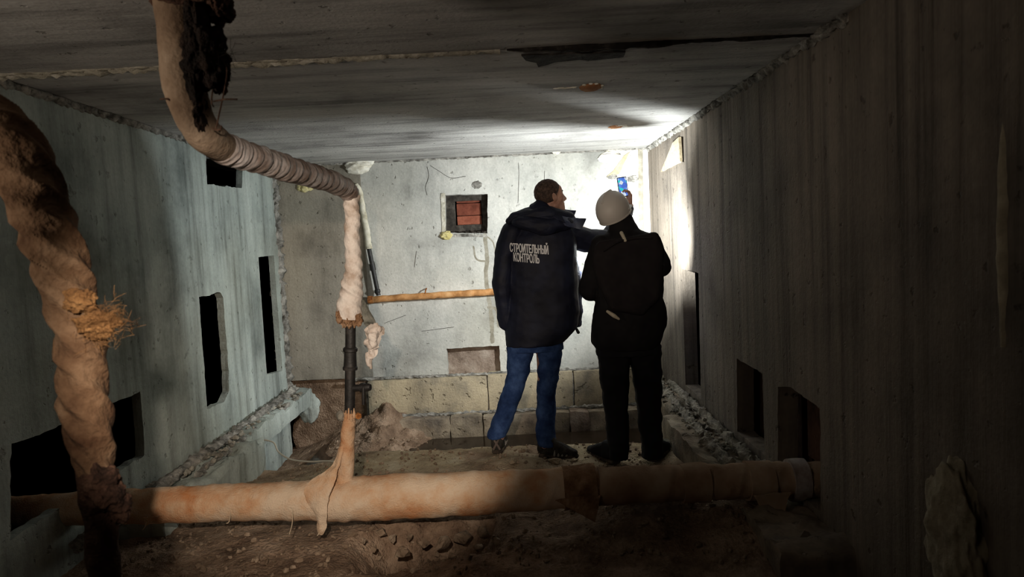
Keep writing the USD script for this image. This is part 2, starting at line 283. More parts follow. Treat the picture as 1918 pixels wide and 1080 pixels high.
def blob(c, r, amp=0.25, scale=2.2, seed=0, sub=3, octaves=4, R=None):
    m = trimesh.creation.icosphere(sub); v = m.vertices.copy()
    d = 1 + amp * 1.8 * sn(v * scale + seed * 7.3, octaves, seed)
    v = v * d[:, None] * np.broadcast_to(r, 3)
    if R is not None: v = v @ np.asarray(R).T
    m.vertices = v + np.asarray(c); return m
def rock(c, r, seed, flat=0.7):
    g = np.random.default_rng(seed)
    pts = g.normal(size=(13, 3)); pts /= np.linalg.norm(pts, axis=1, keepdims=True)
    pts *= g.uniform(0.75, 1.1, (13, 1)); pts *= np.array([1, g.uniform(0.6, 1), flat]) * r
    a = g.uniform(0, 6.28); ca, sa = math.cos(a), math.sin(a)
    pts = pts @ np.array([[ca, sa, 0], [-sa, ca, 0], [0, 0, 1]])
    m = trimesh.Trimesh(*meshkit.arrays(Manifold.hull_points(pts))[:2]).subdivide().subdivide()
    m.vertices = m.vertices + 0.10 * r * np.c_[sn(m.vertices / r * 1.7, 3, seed), sn(m.vertices / r * 1.7 + 9, 3, seed), sn(m.vertices / r * 1.7 + 19, 3, seed)] + np.asarray(c)
    return m
def lumpy(p0, p1, r, seed=0, amp=0.6, step=0.02, n=None, flat=None):
    return tube(np.linspace(p0, p1, 8), r, sides=14, step=step, lump=r * amp, lump_scale=9 / max(r, 0.02) * 0.16, seed=seed)
def rot(axis, deg):
    return trimesh.transformations.rotation_matrix(math.radians(deg), axis)[:3, :3]
def box(lo, hi):
    lo, hi = np.minimum(lo, hi), np.maximum(lo, hi)
    m = trimesh.creation.box(extents=np.array(hi) - np.array(lo)); m.apply_translation((np.array(lo) + np.array(hi)) / 2); return m
def rough_block(lo, hi, amp=0.012, step=0.03, seed=0, scale=9, bevel=0.012):
    lo, hi = np.array(lo, float), np.array(hi, float)
    m = Manifold.cube(hi - lo - 2 * bevel).translate(lo + bevel)
    m = tri(m.refine_to_length(step)); c = (lo + hi) / 2
    v = m.vertices; e = (v - c) / ((hi - lo) / 2 - bevel)
    n = np.where(np.abs(e) > 0.999, np.sign(e), 0); n /= np.maximum(np.linalg.norm(n, axis=1, keepdims=True), 1e-9)
    v = v + n * bevel
    v = v + amp * np.c_[sn(v * scale, 4, seed), sn(v * scale + 31, 4, seed + 1), sn(v * scale + 67, 4, seed + 2)] * 1.5
    return trimesh.Trimesh(v, m.faces, process=False)

# ------------------------------------------------------------------ floor
FEET = [tuple(P(*a)) for a in ((931, 845, 4.52), (1035, 856, 4.42), (1155, 868, 4.28), (1222, 866, 4.30))]
def floor_z(x, y):
    x, y = np.asarray(x, float), np.asarray(y, float); p = np.stack([x, y, np.zeros_like(x)], -1)
    calm = 1 - 0.6 * smoothstep(3.6, 4.0, y)
    edge = 4.62 + 0.10 * sn(p * np.array([1.6, 0, 0]), 3, 5) + 0.10 * smoothstep(-0.6, -1.6, x)
    t = smoothstep(0, 0.35, y - edge)
    z = (0.03 * sn(p * 1.7, 3, 1) + 0.016 * sn(p * 7, 4, 2)) * calm + 0.008 * sn(p * 26, 3, 3) - 0.025 * smoothstep(3.6, 4.2, y)
    z = z - 0.47 * t
    z = z - 0.10 * smoothstep(-1.0, -1.7, x) * smoothstep(4.0, 4.6, y) * (1 - t)
    heap = np.exp(-((x + 1.25) / 0.55) ** 2 - ((y - 6.25) / 0.75) ** 2)
    z = z + 0.50 * heap * (0.8 + 0.25 * sn(p * 5, 4, 8) + 0.12 * sn(p * 15, 3, 9))
    pit = np.exp(-(np.abs((x + 0.45 + 0.05 * sn(p * 9, 3, 14)) / 0.30)) ** 6 - (np.abs((y - 3.16 - 0.2 * (x + 0.45) + 0.05 * sn(p * 11, 3, 15)) / 0.17)) ** 6)
    z = z - pit * (0.26 + 0.16 * sn(p * 9, 4, 11)) + 0.05 * pit * np.maximum(0, sn(p * 24, 3, 12))
    z = z + 0.13 * np.exp(-((x - 0.85) / 0.55) ** 4) * np.exp(-((y - 3.2) / 0.35) ** 2)
    z = z + 0.05 * np.exp(-((x + 0.05) / 0.28) ** 2 - ((y - 4.25) / 0.18) ** 2)
    for fx, fy, fz in FEET:
        w = np.exp(-((x - fx) ** 2 + (y - fy) ** 2) / 0.11 ** 2); z = z * (1 - w) + fz * w
    return z
gx = np.arange(-2.25, 1.46, 0.017); gy = np.r_[np.arange(-2.7, 2.5, 0.07), np.arange(2.5, 6.45, 0.015)]
GX, GY = np.meshgrid(gx, gy); GZ = floor_z(GX, GY)
nx, ny = len(gx), len(gy)
i, j = np.meshgrid(np.arange(ny - 1), np.arange(nx - 1), indexing='ij')
q = np.stack([i * nx + j, i * nx + j + 1, (i + 1) * nx + j + 1, (i + 1) * nx + j], -1).reshape(-1, 4)
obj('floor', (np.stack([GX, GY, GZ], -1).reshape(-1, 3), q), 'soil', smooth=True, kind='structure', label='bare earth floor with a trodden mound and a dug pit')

# ------------------------------------------------------------------ ceiling: two slabs, crumbling mortar in the joint
YJ = 2.87
ceil_t = thing('ceiling', kind='structure', label='stained concrete slab ceiling with one crumbling joint')
j0 = jag([(-2.6, -2.7), (1.8, -2.7), (1.8, YJ - 0.016), (-2.6, YJ - 0.016)], 0.03, 0.006, 1)
obj('slab', slab(j0, 'z', ZC, 0.22), 'concrete_ceiling', ceil_t)
j1 = jag([(-2.6, YJ + 0.016), (1.8, YJ + 0.016), (1.8, 6.6), (-2.6, 6.6)], 0.03, 0.006, 2)
obj('slab', slab(j1, 'z', ZC, 0.22), 'concrete_ceiling', ceil_t)
obj('joint_mortar', cat(lumpy((-2.2, YJ + 0.012, ZC + 0.010), (0.0, YJ + 0.006, ZC + 0.014), 0.024, 4), lumpy((-2.2, YJ - 0.01, ZC + 0.012), (-0.5, YJ - 0.01, ZC + 0.014), 0.018, 5)), 'mortar_pale', ceil_t, smooth=40)
jt = [P(x, y, YJ) for x, y in ((950, 108), (1010, 102), (1080, 99), (1180, 94), (1300, 87), (1400, 82), (1520, 74))]
obj('tar_strip', tube([(p[0], YJ - 0.005, ZC + 0.004) for p in jt], [0.010, 0.02, 0.026, 0.022, 0.02, 0.016, 0.012], sides=14, step=0.01, lump=0.010, lump_scale=14, seed=21), 'tar', ceil_t, smooth=40)
rag = Polygon([(PZ(x, y, ZC)[0], PZ(x, y, ZC)[1]) for x, y in ((975, 98), (1100, 94), (1172, 92), (1168, 101), (1130, 105), (1100, 108), (1085, 106), (1040, 111), (1008, 120), (1004, 112), (985, 108))])
obj('tar_flap', slab(jag(np.array(rag.exterior.coords)[:-1], 0.012, 0.006, 7), 'z', ZC - 0.014, 0.008), 'tar', ceil_t)

# ------------------------------------------------------------------ left wall
def hole_x(px_pts, X, step=0.018, amp=0.008, seed=0):
    return jag([PX(a, b, X)[1:] for a, b in px_pts], step, amp, seed)
holes_l = [hole_x([(386, 290), (455, 300), (453, 352), (388, 345)], XL, seed=1, amp=0.014),
           hole_x([(484, 481), (513, 478), (529, 694), (500, 701)], XL, seed=2, amp=0.006),
           hole_x([(373, 556), (394, 553), (412, 546), (418, 556), (428, 690), (429, 732), (420, 752), (388, 765)], XL, seed=3, amp=0.010),
           hole_x([(20, 832), (120, 795), (263, 733), (271, 852), (20, 1010)], XL, seed=4, amp=0.012)]
far_l = YB - 0.10
outl = [(-2.7, -0.7), (far_l, -0.7)] + [(far_l + 0.035 * sn(np.array([z * 9, 0.3, 0]), 3, 6), z) for z in np.arange(-0.65, 2.18, 0.02)] + [(far_l, ZC + 0.01), (-2.7, ZC + 0.01)]
wl = Polygon(outl).buffer(0)
for h in holes_l: wl = wl.difference(h)
wall_l = thing('wall_left', kind='structure', label='grey-green streaked concrete wall with four dark openings')
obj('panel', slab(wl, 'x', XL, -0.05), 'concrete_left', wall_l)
obj('corner_mortar', lumpy((XL - 0.03, YB - 0.06, 0.1), (XL - 0.03, YB - 0.06, ZC), 0.055, 31, 0.8), 'mortar', wall_l, smooth=50)
obj('top_mortar', cat(lumpy((XL + 0.0, 2.2, ZC - 0.01), (XL, 6.2, ZC - 0.01), 0.022, 33, 0.8)), 'mortar', wall_l, smooth=50)
obj('form_tie', blob(PX(540, 450, XL) + np.array([0.02, -0.02, 0]), (0.05, 0.02, 0.012), 0.2, seed=5, sub=2), 'mortar', wall_l, smooth=True)

# left foundation ledge
def ledge(lo, hi, seed, amp=0.03):
    m = rough_block(lo, hi, 0.010, 0.03, seed, 7)
    v = m.vertices.copy(); top = v[:, 2] > hi[2] - 0.03
    v[top, 2] += amp * 1.5 * sn(v[top] * 10, 4, seed + 5) + 0.02 * np.maximum(0, sn(v[top] * 25, 3, seed + 6))
    m.vertices = v; return m
tl = thing('trim_1', kind='structure', label='broken concrete ledge along the foot of the left wall')
obj('beam', ledge((XL - 0.05, 4.70, -0.01), (-1.88, 6.20, 0.135), 41), 'concrete_left', tl, smooth=35)
obj('block', ledge((XL - 0.05, 3.35, -0.45), (-1.80, 4.76, 0.10), 42, 0.045), 'concrete_left', tl, smooth=35)
obj('rubble_fill', cat(lumpy((-2.02, 3.0, 0.12), (-2.0, 6.1, 0.16), 0.030, 43, 0.9), lumpy((-1.93, 4.0, 0.10), (-1.92, 5.9, 0.12), 0.022, 44, 0.9)), 'mortar', tl, smooth=45)
obj('end_lump', blob((-1.93, 6.20, -0.03), (0.10, 0.07, 0.15), 0.2, 2.0, 45), 'concrete_left', tl, smooth=60)

# ------------------------------------------------------------------ right wall
holes_r = [hole_x([(1277, 503), (1308, 511), (1313, 747), (1284, 720)], XR, seed=5, amp=0.005),
           hole_x([(1380, 671), (1414, 690), (1428, 700), (1432, 852), (1381, 808)], XR, seed=6, amp=0.008),
           hole_x([(1457, 724), (1478, 722), (1515, 748), (1536, 765), (1536, 960), (1457, 880)], XR, seed=7, amp=0.010),
           hole_x([(1273, 256), (1280, 255), (1281, 304), (1274, 302)], XR, seed=8, amp=0.006)]
wr = Polygon([(-2.7, -0.7), (YB, -0.7), (YB, ZC + 0.01), (-2.7, ZC + 0.01)])
for h in holes_r: wr = wr.difference(h)
wall_r = thing('wall_right', kind='structure', label='dark brown-grey board-marked concrete wall with narrow openings')
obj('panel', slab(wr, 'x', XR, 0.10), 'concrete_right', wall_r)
def back_panel(px, X, depth, mat, name, grow=0.10):
    p = np.array([PX(a, b, X)[1:] for a, b in px]); lo, hi = p.min(0) - grow, p.max(0) + grow
    return obj(name, box((X + depth, lo[0], lo[1]), (X + depth + 0.05, hi[0], hi[1])), mat, wall_r)
back_panel([(1277, 503), (1313, 747)], XR, 0.222, 'recess_brown', 'recess_panel')
back_panel([(1380, 671), (1432, 852)], XR, 0.16, 'recess_red', 'recess_panel')
back_panel([(1457, 724), (1536, 900)], XR, 0.17, 'recess_red', 'recess_panel', 0.06)
obj('top_mortar', lumpy((XR, 2.6, ZC - 0.01), (XR, 6.25, ZC - 0.01), 0.024, 51, 0.9), 'mortar', wall_r, smooth=50)
# pale cement lump and a pale raised strip near the camera
obj('cement_patch', blob(PX(1795, 1020, XR) + np.array([0.0, 0, 0]), (0.05, 0.13, 0.24), 0.22, 3.0, 52, 4), 'dull_tan', wall_r, smooth=60)
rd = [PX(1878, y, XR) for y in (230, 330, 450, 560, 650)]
obj('pale_ridge', tube([(XR + 0.012, p[1], p[2]) for p in rd], [0.013, 0.020, 0.022, 0.020, 0.013], sides=24, step=0.02, lump=0.006, seed=53), 'dull_tan', wall_r, smooth=60)
sm = [PX(x, y, XR) for x, y in ((1204, 300), (1252, 262), (1262, 300), (1228, 318))]
dp = np.array([PX(x, y, XR)[1:] for x, y in ((1240, 322), (1277, 303), (1274, 256), (1262, 268))])
obj('plaster_patch', slab(jag(dp, 0.03, 0.006, 12), 'x', XR - 0.012, 0.02), 'plaster_beige', wall_r)
tr = thing('trim_2', kind='structure', label='crumbling concrete ledge along the foot of the right wall')
obj('beam', ledge((1.00, 2.6, -0.5), (XR + 0.05, 4.72, 0.12), 61, 0.04), 'concrete_footing', tr, smooth=35)
obj('beam', ledge((1.10, 4.70, -0.5), (XR + 0.05, 6.1, 0.13), 62, 0.035), 'concrete_footing', tr, smooth=35)
obj('rubble_fill', cat(lumpy((1.13, 3.6, 0.13), (1.20, 5.9, 0.13), 0.03, 63, 0.95), lumpy((1.25, 3.4, 0.15), (1.28, 5.6, 0.15), 0.028, 64, 0.9)), 'stone_grey', tr, smooth=45)

# ------------------------------------------------------------------ back wall
def at_b(px, py): q = P(px, py, YB); return (q[0], q[2])
win = [at_b(833, 365), at_b(913, 363), at_b(913, 437), at_b(834, 435)]
low = [at_b(836, 653), at_b(935, 647), at_b(938, 699), at_b(840, 702)]
wb = Polygon([(-2.14, 0.20), (1.6, 0.17), (1.6, ZC + 0.01), (-2.14, ZC + 0.01)]).difference(jag(win, 0.02, 0.005, 3)).difference(jag(low, 0.02, 0.008, 4))
wall_b = thing('wall_back', kind='structure', label='pale concrete end wall on a course of foundation blocks')
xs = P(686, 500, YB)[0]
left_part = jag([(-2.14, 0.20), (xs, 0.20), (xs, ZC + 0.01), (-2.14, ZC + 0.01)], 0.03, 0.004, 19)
obj('panel', slab(wb.intersection(left_part), 'y', YB - 0.004, 0.22), 'concrete_shaded', wall_b, label='left corner strip of the end wall, shade put into its darker colour')
obj('panel', slab(wb.difference(left_part), 'y', YB, 0.22), 'concrete_back', wall_b)
lp = np.array(low)
obj('recess_panel', rough_block((lp[:, 0].min() - 0.05, YB + 0.09, lp[:, 1].min() - 0.05), (lp[:, 0].max() + 0.05, YB + 0.2, lp[:, 1].max() + 0.05), 0.006, 0.03, 71), 'recess_brown', wall_b, smooth=35)
bx = [P(x, 735, 6.2)[0] for x in (688, 914, 1075, 1240)] + [1.5]
for k in range(4):
    obj('foundation_block', rough_block((bx[k] + 0.004, 6.20, -0.16), (bx[k + 1] - 0.004, 6.50, 0.175 + 0.006 * (k % 2)), 0.006, 0.035, 72 + k, 6, 0.010), 'concrete_block', wall_b, smooth=35)
fx = [P(x, 790, 6.05)[0] for x in (720, 843, 905, 1068, 1104, 1200)] + [1.4]
for k in range(6):
    obj('footing_stone', rough_block((fx[k] + 0.001, 6.03 + 0.015 * (k % 3), -0.40), (fx[k + 1] - 0.001, 6.45, -0.165 + 0.012 * (k % 2)), 0.014, 0.03, 80 + k, 8, 0.014), 'concrete_footing' if k != 3 else 'recess_brown', wall_b, smooth=40)
obj('earth_bank', rough_block((-2.14, 6.36, -0.7), (-1.2, 6.5, 0.19), 0.03, 0.04, 97, 6), 'soil', wall_b, smooth=50)
obj('block_backing', box((-1.4, 6.24, -0.5), (1.4, 6.48, 0.15)), 'mortar', wall_b)
obj('base_mortar', cat(lumpy((P(650, 705, 6.25)[0], 6.25, 0.19), (1.25, 6.25, 0.175), 0.014, 90, 0.9), lumpy((P(700, 772, 6.15)[0], 6.17, -0.155), (1.2, 6.17, -0.155), 0.016, 91, 0.9)), 'mortar', wall_b, smooth=45)
obj('top_mortar', lumpy((-2.1, YB, ZC - 0.004), (1.3, YB, ZC - 0.004), 0.012, 92, 0.8), 'mortar', wall_b, smooth=45)
# corner joint, broken plaster, cracks and run-off stains at the right end
cj = [P(x, y, YB) for x, y in ((1199, 279), (1199, 340), (1200, 400), (1201, 470), (1203, 560))]
obj('corner_joint', slab(jag([(cj[0][0] - 0.02, cj[0][2]), (cj[0][0] + 0.02, cj[0][2]), (cj[-1][0] + 0.02, cj[-1][2]), (cj[-1][0] - 0.02, cj[-1][2])], 0.03, 0.006, 13), 'y', YB - 0.008, 0.02), 'stain', wall_b)
pp = [at_b(x, y) for x, y in ((1168, 292), (1179, 284), (1160, 325), (1147, 332), (1137, 330), (1150, 318))]
obj('plaster_patch', slab(jag(pp, 0.02, 0.006, 14), 'y', YB - 0.009, 0.02), 'plaster_beige', wall_b)
obj('mortar_smear', cat(blob(P(1146, 331, YB), (0.05, 0.015, 0.022), 0.25, 3, 15, 3), blob(P(1185, 335, YB), (0.05, 0.012, 0.03), 0.3, 3, 16, 3), blob(P(893, 346, YB), (0.045, 0.01, 0.035), 0.25, 3, 17, 3)), 'mortar', wall_b, smooth=50)
def ribbon(px, w, seed):
    pts = np.array([at_b(*p) for p in px]); l = LineString(spline(np.c_[pts, np.zeros(len(pts))], 30)[:, :2]).buffer(w)
    return jag(np.array(l.exterior.coords)[:-1], 0.015, w * 0.5, seed)
cr = [ribbon(p, 0.0020, 20 + k) for k, p in enumerate([[(800, 312), (803, 330), (797, 350), (800, 365)], [(806, 310), (822, 320), (845, 333), (872, 330)], [(971, 305), (972, 330), (970, 380)], [(1020, 320), (1019, 345)], [(780, 470), (776, 500)], [(760, 590), (720, 605)], [(790, 620), (850, 612)]])]
obj('crack', slab(unary_union(cr), 'y', YB - 0.002, 0.006), 'crack', wall_b)
st = [ribbon(p, w, 40 + k) for k, (p, w) in enumerate([([(908, 440), (912, 480), (910, 520), (916, 560), (921, 600), (922, 640)], 0.018), ([(915, 575), (930, 580), (934, 610)], 0.012), ([(887, 462), (893, 485), (915, 490)], 0.008), ([(908, 440), (923, 452), (928, 470)], 0.006)])]
obj('damp_stain', slab(unary_union(st), 'y', YB - 0.0015, 0.006), 'stain', wall_b)
# bricked-up window
w1 = thing('window_1', kind='structure', label='small square window niche bricked up with red brick')
wa = np.array(win); wlo, whi = wa.min(0), wa.max(0)
ia = np.array([at_b(850, 376), at_b(903, 419)]); ilo, ihi = ia.min(0), ia.max(0)
fr = Polygon([(wlo[0] - 0.03, wlo[1] - 0.03), (whi[0] + 0.03, wlo[1] - 0.03), (whi[0] + 0.03, whi[1] + 0.03), (wlo[0] - 0.03, whi[1] + 0.03)]).difference(jag([(ilo[0], ilo[1]), (ihi[0], ilo[1]), (ihi[0], ihi[1]), (ilo[0], ihi[1])], 0.02, 0.004, 9))
obj('window_frame', slab(fr, 'y', YB + 0.10, 0.05), 'frame_dark', w1)
zs = np.linspace(ilo[1] - 0.02, ihi[1] + 0.02, 4); zs[1] = at_b(870, 403)[1]; zs[2] = at_b(870, 379)[1]
for k in range(3):
    obj('brick', rough_block((ilo[0] + 0.012, YB + 0.125 + 0.006 * (k == 2), zs[k] + 0.002), (ihi[0] - 0.006, YB + 0.22, zs[k + 1] - 0.002), 0.0025, 0.02, 95 + k, 14, 0.006), ('brick_bright', 'brick_red', 'brick_red')[k], w1, smooth=35)
obj('sill_rubble', cat(*[blob((wlo[0] + 0.03 + 0.055 * k, YB + 0.04 + 0.02 * (k % 2), wlo[1] + 0.008), (0.035, 0.035, 0.02), 0.25, 3, 100 + k, 2) for k in range(7)]), 'frame_dark', w1, smooth=50)
edge_l = jag([at_b(826, 362), at_b(834, 362), at_b(835, 438), at_b(828, 438)], 0.02, 0.006, 17)
obj('window_plaster', slab(edge_l, 'y', YB - 0.008, 0.015), 'mortar_pale', w1)
obj('window_plaster', slab(jag([at_b(834, 437), at_b(913, 439), at_b(912, 444), at_b(836, 443)], 0.02, 0.008, 18), 'y', YB - 0.006, 0.015), 'mortar', w1)
obj('wall_rear', box((-2.6, -2.9, -0.7), (1.8, -2.7, 2.4)), 'concrete_right', kind='structure', label='concrete wall closing the basement behind the camera')

# water in the trench
wp = jag([(-1.75, 4.78), (1.06, 4.78), (1.06, 6.015), (-1.75, 6.015)], 0.3, 0.0, 1)
obj('water', slab(wp, 'z', -0.335, -0.01), 'water', label='dark muddy water standing in the trench below the end wall', cat='water', kind='stuff')

# ------------------------------------------------------------------ main pipe across the floor
YP = 3.10
mp = [(-20, 960), (60, 957), (150, 952), (225, 948), (400, 942), (560, 937), (640, 934), (720, 930), (900, 922), (1120, 909), (1330, 902), (1500, 898), (1545, 896)]
mr = [0.074, 0.074, 0.076, 0.079, 0.083, 0.088, 0.100, 0.103, 0.099, 0.088, 0.080, 0.082, 0.08]
ctr = [P(x, y, YP) for x, y in mp]
main = thing('main_pipe', label='thick lagged heating main lying across the room above the earth floor', cat='pipe')
k_split = 9
obj('lagging', tube(ctr[:k_split + 1], mr[:k_split + 1], 64, 0.008, 0.22, 0.05, 0.006, 9, 110, fold=0.03), 'wrap_main', main, smooth=50, label='tan orange-stained cloth lagging')
obj('lagging', tube(ctr[k_split:], mr[k_split:], 64, 0.008, 0.17, 0.07, 0.006, 9, 111, fold=0.04), 'wrap_main_dull', main, smooth=50, label='dull brown patched cloth lagging')
# patches and ties on the right-hand run
def band(px, w, r, mat, seed, name='lagging_patch'):
    a, b = P(px - w / 2, np.interp(px - w / 2, *zip(*mp)), YP), P(px + w / 2, np.interp(px + w / 2, *zip(*mp)), YP)
    obj(name, tube([a, (a + b) / 2, b], r, 40, 0.008, 0, 0, 0.006, 16, seed), mat, main, smooth=50)
band(1085, 60, 0.100, 'wrap_tan', 112); band(1300, 50, 0.089, 'wrap_main_dull', 113); band(1420, 46, 0.092, 'wrap_main_dull', 114); band(1492, 30, 0.094, 'wrap_foil', 115)
def hang_flap(px0, py0, px1, py1, pxm, pym, thick, mat, seed, parent, name='torn_cloth'):
    tri_p = [P(px0, py0, YP - 0.10), P(px1, py1, YP - 0.10), P(pxm, pym, YP - 0.115)]
    poly = jag([(p[0], p[2]) for p in tri_p], 0.012, 0.008, seed)
    m = slab(poly, 'y', YP - 0.108, thick).subdivide().subdivide(); m.vertices[:, 1] += 0.012 * sn(m.vertices * 14, 3, seed)
    return obj(name, m, mat, parent, smooth=40)
hang_flap(1040, 935, 1125, 925, 1115, 978, 0.006, 'wrap_tan', 116, main)
hang_flap(1410, 925, 1480, 920, 1455, 1000, 0.006, 'wrap_main_dull', 117, main)
hang_flap(300, 965, 270, 968, 270, 988, 0.005, 'wrap_main', 118, main)
# torn cloth that falls off the riser over the main (a bent sheet, thickened)
fl = np.array([[P(a, b, y) for a, b, y in row] for row in [
    [(636, 838, 3.08), (640, 836, 3.07), (645, 835, 3.07)],
    [(628, 862, 3.06), (634, 862, 3.045), (638, 862, 3.05)],
    [(608, 884, 3.03), (622, 886, 3.01), (631, 884, 3.02)],
    [(582, 900, 3.02), (610, 905, 2.99), (626, 906, 2.99)],
    [(570, 920, 2.995), (602, 925, 2.975), (618, 926, 2.975)],
    [(580, 945, 2.985), (598, 948, 2.965), (613, 948, 2.97)],
    [(592, 966, 2.98), (599, 968, 2.965), (612, 966, 2.97)],
    [(595, 985, 2.985), (600, 988, 2.975), (612, 984, 2.98)],
    [(598, 998, 2.99), (602, 1001, 2.985), (606, 998, 2.985)]]])
def sheet(grid, thick, sub, amp, seed, sc=16):
    g = np.array([spline(r, sub[1]) for r in np.array([spline(grid[:, k], sub[0]) for k in range(grid.shape[1])]).transpose(1, 0, 2)])
    g = g + amp * np.stack([sn(g * sc, 3, seed), sn(g * sc + 21, 3, seed + 1), sn(g * sc + 43, 3, seed + 2)], -1)
    a, b = g.shape[:2]; du, dv = np.gradient(g, axis=0), np.gradient(g, axis=1); n = np.cross(du, dv); n /= np.linalg.norm(n, axis=-1, keepdims=True) + 1e-9
    v = np.vstack([(g + n * thick / 2).reshape(-1, 3), (g - n * thick / 2).reshape(-1, 3)]); N = a * b; idx = np.arange(N).reshape(a, b)
    q0 = np.stack([idx[:-1, :-1], idx[:-1, 1:], idx[1:, 1:], idx[1:, :-1]], -1).reshape(-1, 4); fs = [q0, q0[:, ::-1] + N]
    ring = np.r_[idx[0, :], idx[1:, -1], idx[-1, -2::-1], idx[-2:0:-1, 0]]; r2 = np.roll(ring, -1); fs.append(np.c_[r2, ring, ring + N, r2 + N])
    m = tri((v, np.vstack(fs))); m.fix_normals(); return m
obj('torn_cloth', sheet(fl, 0.008, (70, 22), 0.007, 119, 26), 'wrap_main', main, smooth=50, label='torn strip of lagging drooping off the riser foot')
for k, (x, y0, y1) in enumerate([(546, 958, 1000), (271, 976, 992), (428, 972, 980), (598, 985, 1003)]):
    a = P(x, y0, 2.995); b = P(x - 4, y1, 2.97); mid = (a + b) / 2 + np.array([0.008, 0, 0])
    obj('loose_thread', tube([a + np.array([0, 0.03, 0.02]), mid, b], 0.0022, 6, 0.012, seed=k), 'thread', main)

# ------------------------------------------------------------------ riser: ceiling drop, overhead run, wrapped drop, bare iron, foot on the main
riser = thing('riser_pipe', label='lagged overhead pipe bending down to a bare black iron riser with a tap', cat='pipe')
up = [P(330, -70, 1.60), P(334, 10, 1.60), P(340, 90, 1.60), P(347, 160, 1.60), P(362, 215, 1.61), P(385, 253, 1.66), P(420, 279, 1.80)]
obj('lagging', tube(up, [0.050, 0.050, 0.050, 0.047, 0.043, 0.041, 0.039], 44, 0.006, 0.30, 0.03, 0.004, 14, 120), 'wrap_drop', riser, smooth=50, label='tan cloth lagging')
run = [P(405, 270, 1.74), P(440, 286, 1.86), P(500, 303, 2.10), P(560, 323, 2.42), P(610, 337, 2.75), P(643, 350, 3.02), P(656, 366, 3.10)]
obj('lagging', tube(run, [0.039, 0.040, 0.040, 0.041, 0.042, 0.043, 0.040], 44, 0.005, 0.075, 0.18, 0.004, 18, 121, fold=0.06), 'wrap_foil', riser, smooth=40, label='spiral-bound brown and grey lagging')
drop = [P(658, 366, 3.10), P(659, 395, 3.10), P(660, 440, 3.10), P(661, 480, 3.10), P(662, 515, 3.10), P(658, 545, 3.10), P(655, 575, 3.10), P(654, 596, 3.10)]
obj('lagging', tube(drop, [0.036, 0.033, 0.034, 0.036, 0.042, 0.050, 0.057, 0.054], 60, 0.004, 0.15, 0.20, 0.003, 20, 122, fold=0.10, twist=4), 'wrap_white', riser, smooth=40, label='off-white rag lagging with a torn lower edge')
obj('torn_edge', cat(*[blob(P(636 + 9 * k, 594 + (k * 37 % 11), 3.06 + 0.02 * (k % 2)), (0.016, 0.02, 0.028 + 0.01 * (k % 2)), 0.35, 3, 130 + k, 3) for k in range(5)]), 'wrap_tan', riser, smooth=50)
bare = [P(657, 585, 3.10), P(656, 690, 3.10), P(655, 775, 3.10)]
obj('bare_pipe', tube(bare, 0.0235, 28, 0.02, straight=True), 'iron', riser, smooth=50, label='bare black iron pipe')
def lathe_at(c, profile, axis=(0, 0, 1), sides=28):
    m = trimesh.creation.revolve(np.array(profile), sections=sides)
    R = trimesh.geometry.align_vectors([0, 0, 1], axis); m.apply_transform(R); m.apply_translation(c); m.fix_normals(); return m
ax = P(656, 600, 3.10) - P(655, 770, 3.10); ax /= np.linalg.norm(ax)
obj('coupling', lathe_at(P(656, 671, 3.10), [(0, -0.052), (0.033, -0.052), (0.034, -0.04), (0.030, -0.036), (0.028, 0.0), (0.028, 0.030), (0.033, 0.034), (0.033, 0.046), (0.027, 0.052), (0, 0.052)], ax), 'iron', riser, smooth=35)
va = np.array([0.97, -0.2, 0.05]); va /= np.linalg.norm(va)
tap = obj('tap', cat(lathe_at(P(656, 727, 3.10), [(0, 0.0), (0.016, 0.0), (0.016, 0.05), (0.021, 0.052), (0.022, 0.07), (0.018, 0.074), (0.018, 0.09), (0.014, 0.10), (0, 0.10)], va)), 'iron', riser, smooth=35)
hp = P(681, 733, 3.07)
obj('tap_handle', cat(tube([hp + np.array([0, 0, 0.02]), hp + np.array([-0.002, 0, -0.02]), hp + np.array([-0.004, 0, -0.06])], [0.007, 0.008, 0.0065], 14, 0.01)), 'iron', tap, smooth=50)
ft = [P(655, 772, 3.10), P(652, 800, 3.10), P(650, 830, 3.10), P(649, 860, 3.10), P(647, 890, 3.10), P(646, 915, 3.10)]
obj('foot_lagging', tube(ft, [0.024, 0.030, 0.035, 0.036, 0.038, 0.05], 36, 0.006, 0, 0, 0.008, 16, 140), 'wrap_main', riser, smooth=45, label='flaking orange lagging at the riser foot')
obj('foot_flake', cat(*[tube([P(648 + 5 * k, 768 - (k % 2) * 4, 3.075), P(648 + 5 * k, 782 + 3 * (k % 3), 3.075)], [0.002, 0.006], 8, 0.004, lump=0.004, seed=k) for k in range(4)]), 'wrap_main', riser, smooth=45)
obj('clamp_nut', blob(P(638, 779, 3.09), (0.020, 0.018, 0.026), 0.12, 2, 141, 3), 'stone_grey', riser, smooth=50)
obj('clamp_nut', lathe_at(P(671, 778, 3.09), [(0, -0.012), (0.014, -0.012), (0.015, 0.012), (0, 0.012)], (0.3, -1, 0), 6), 'rust', riser, label='orange rusty nut')
rg = np.array([[P(a, b, y) for a, b, y in row] for row in [
    [(672, 560, 3.12), (680, 562, 3.13), (684, 566, 3.14)],
    [(674, 582, 3.10), (686, 584, 3.12), (696, 590, 3.14)],
    [(678, 600, 3.10), (690, 602, 3.10), (702, 604, 3.12)],
    [(684, 610, 3.08), (697, 608, 3.07), (708, 612, 3.10)]]])
obj('hanging_rag', sheet(rg, 0.006, (20, 12), 0.006, 142), 'rag_grey', riser, smooth=50, label='grey rag hanging from the wrapped drop')
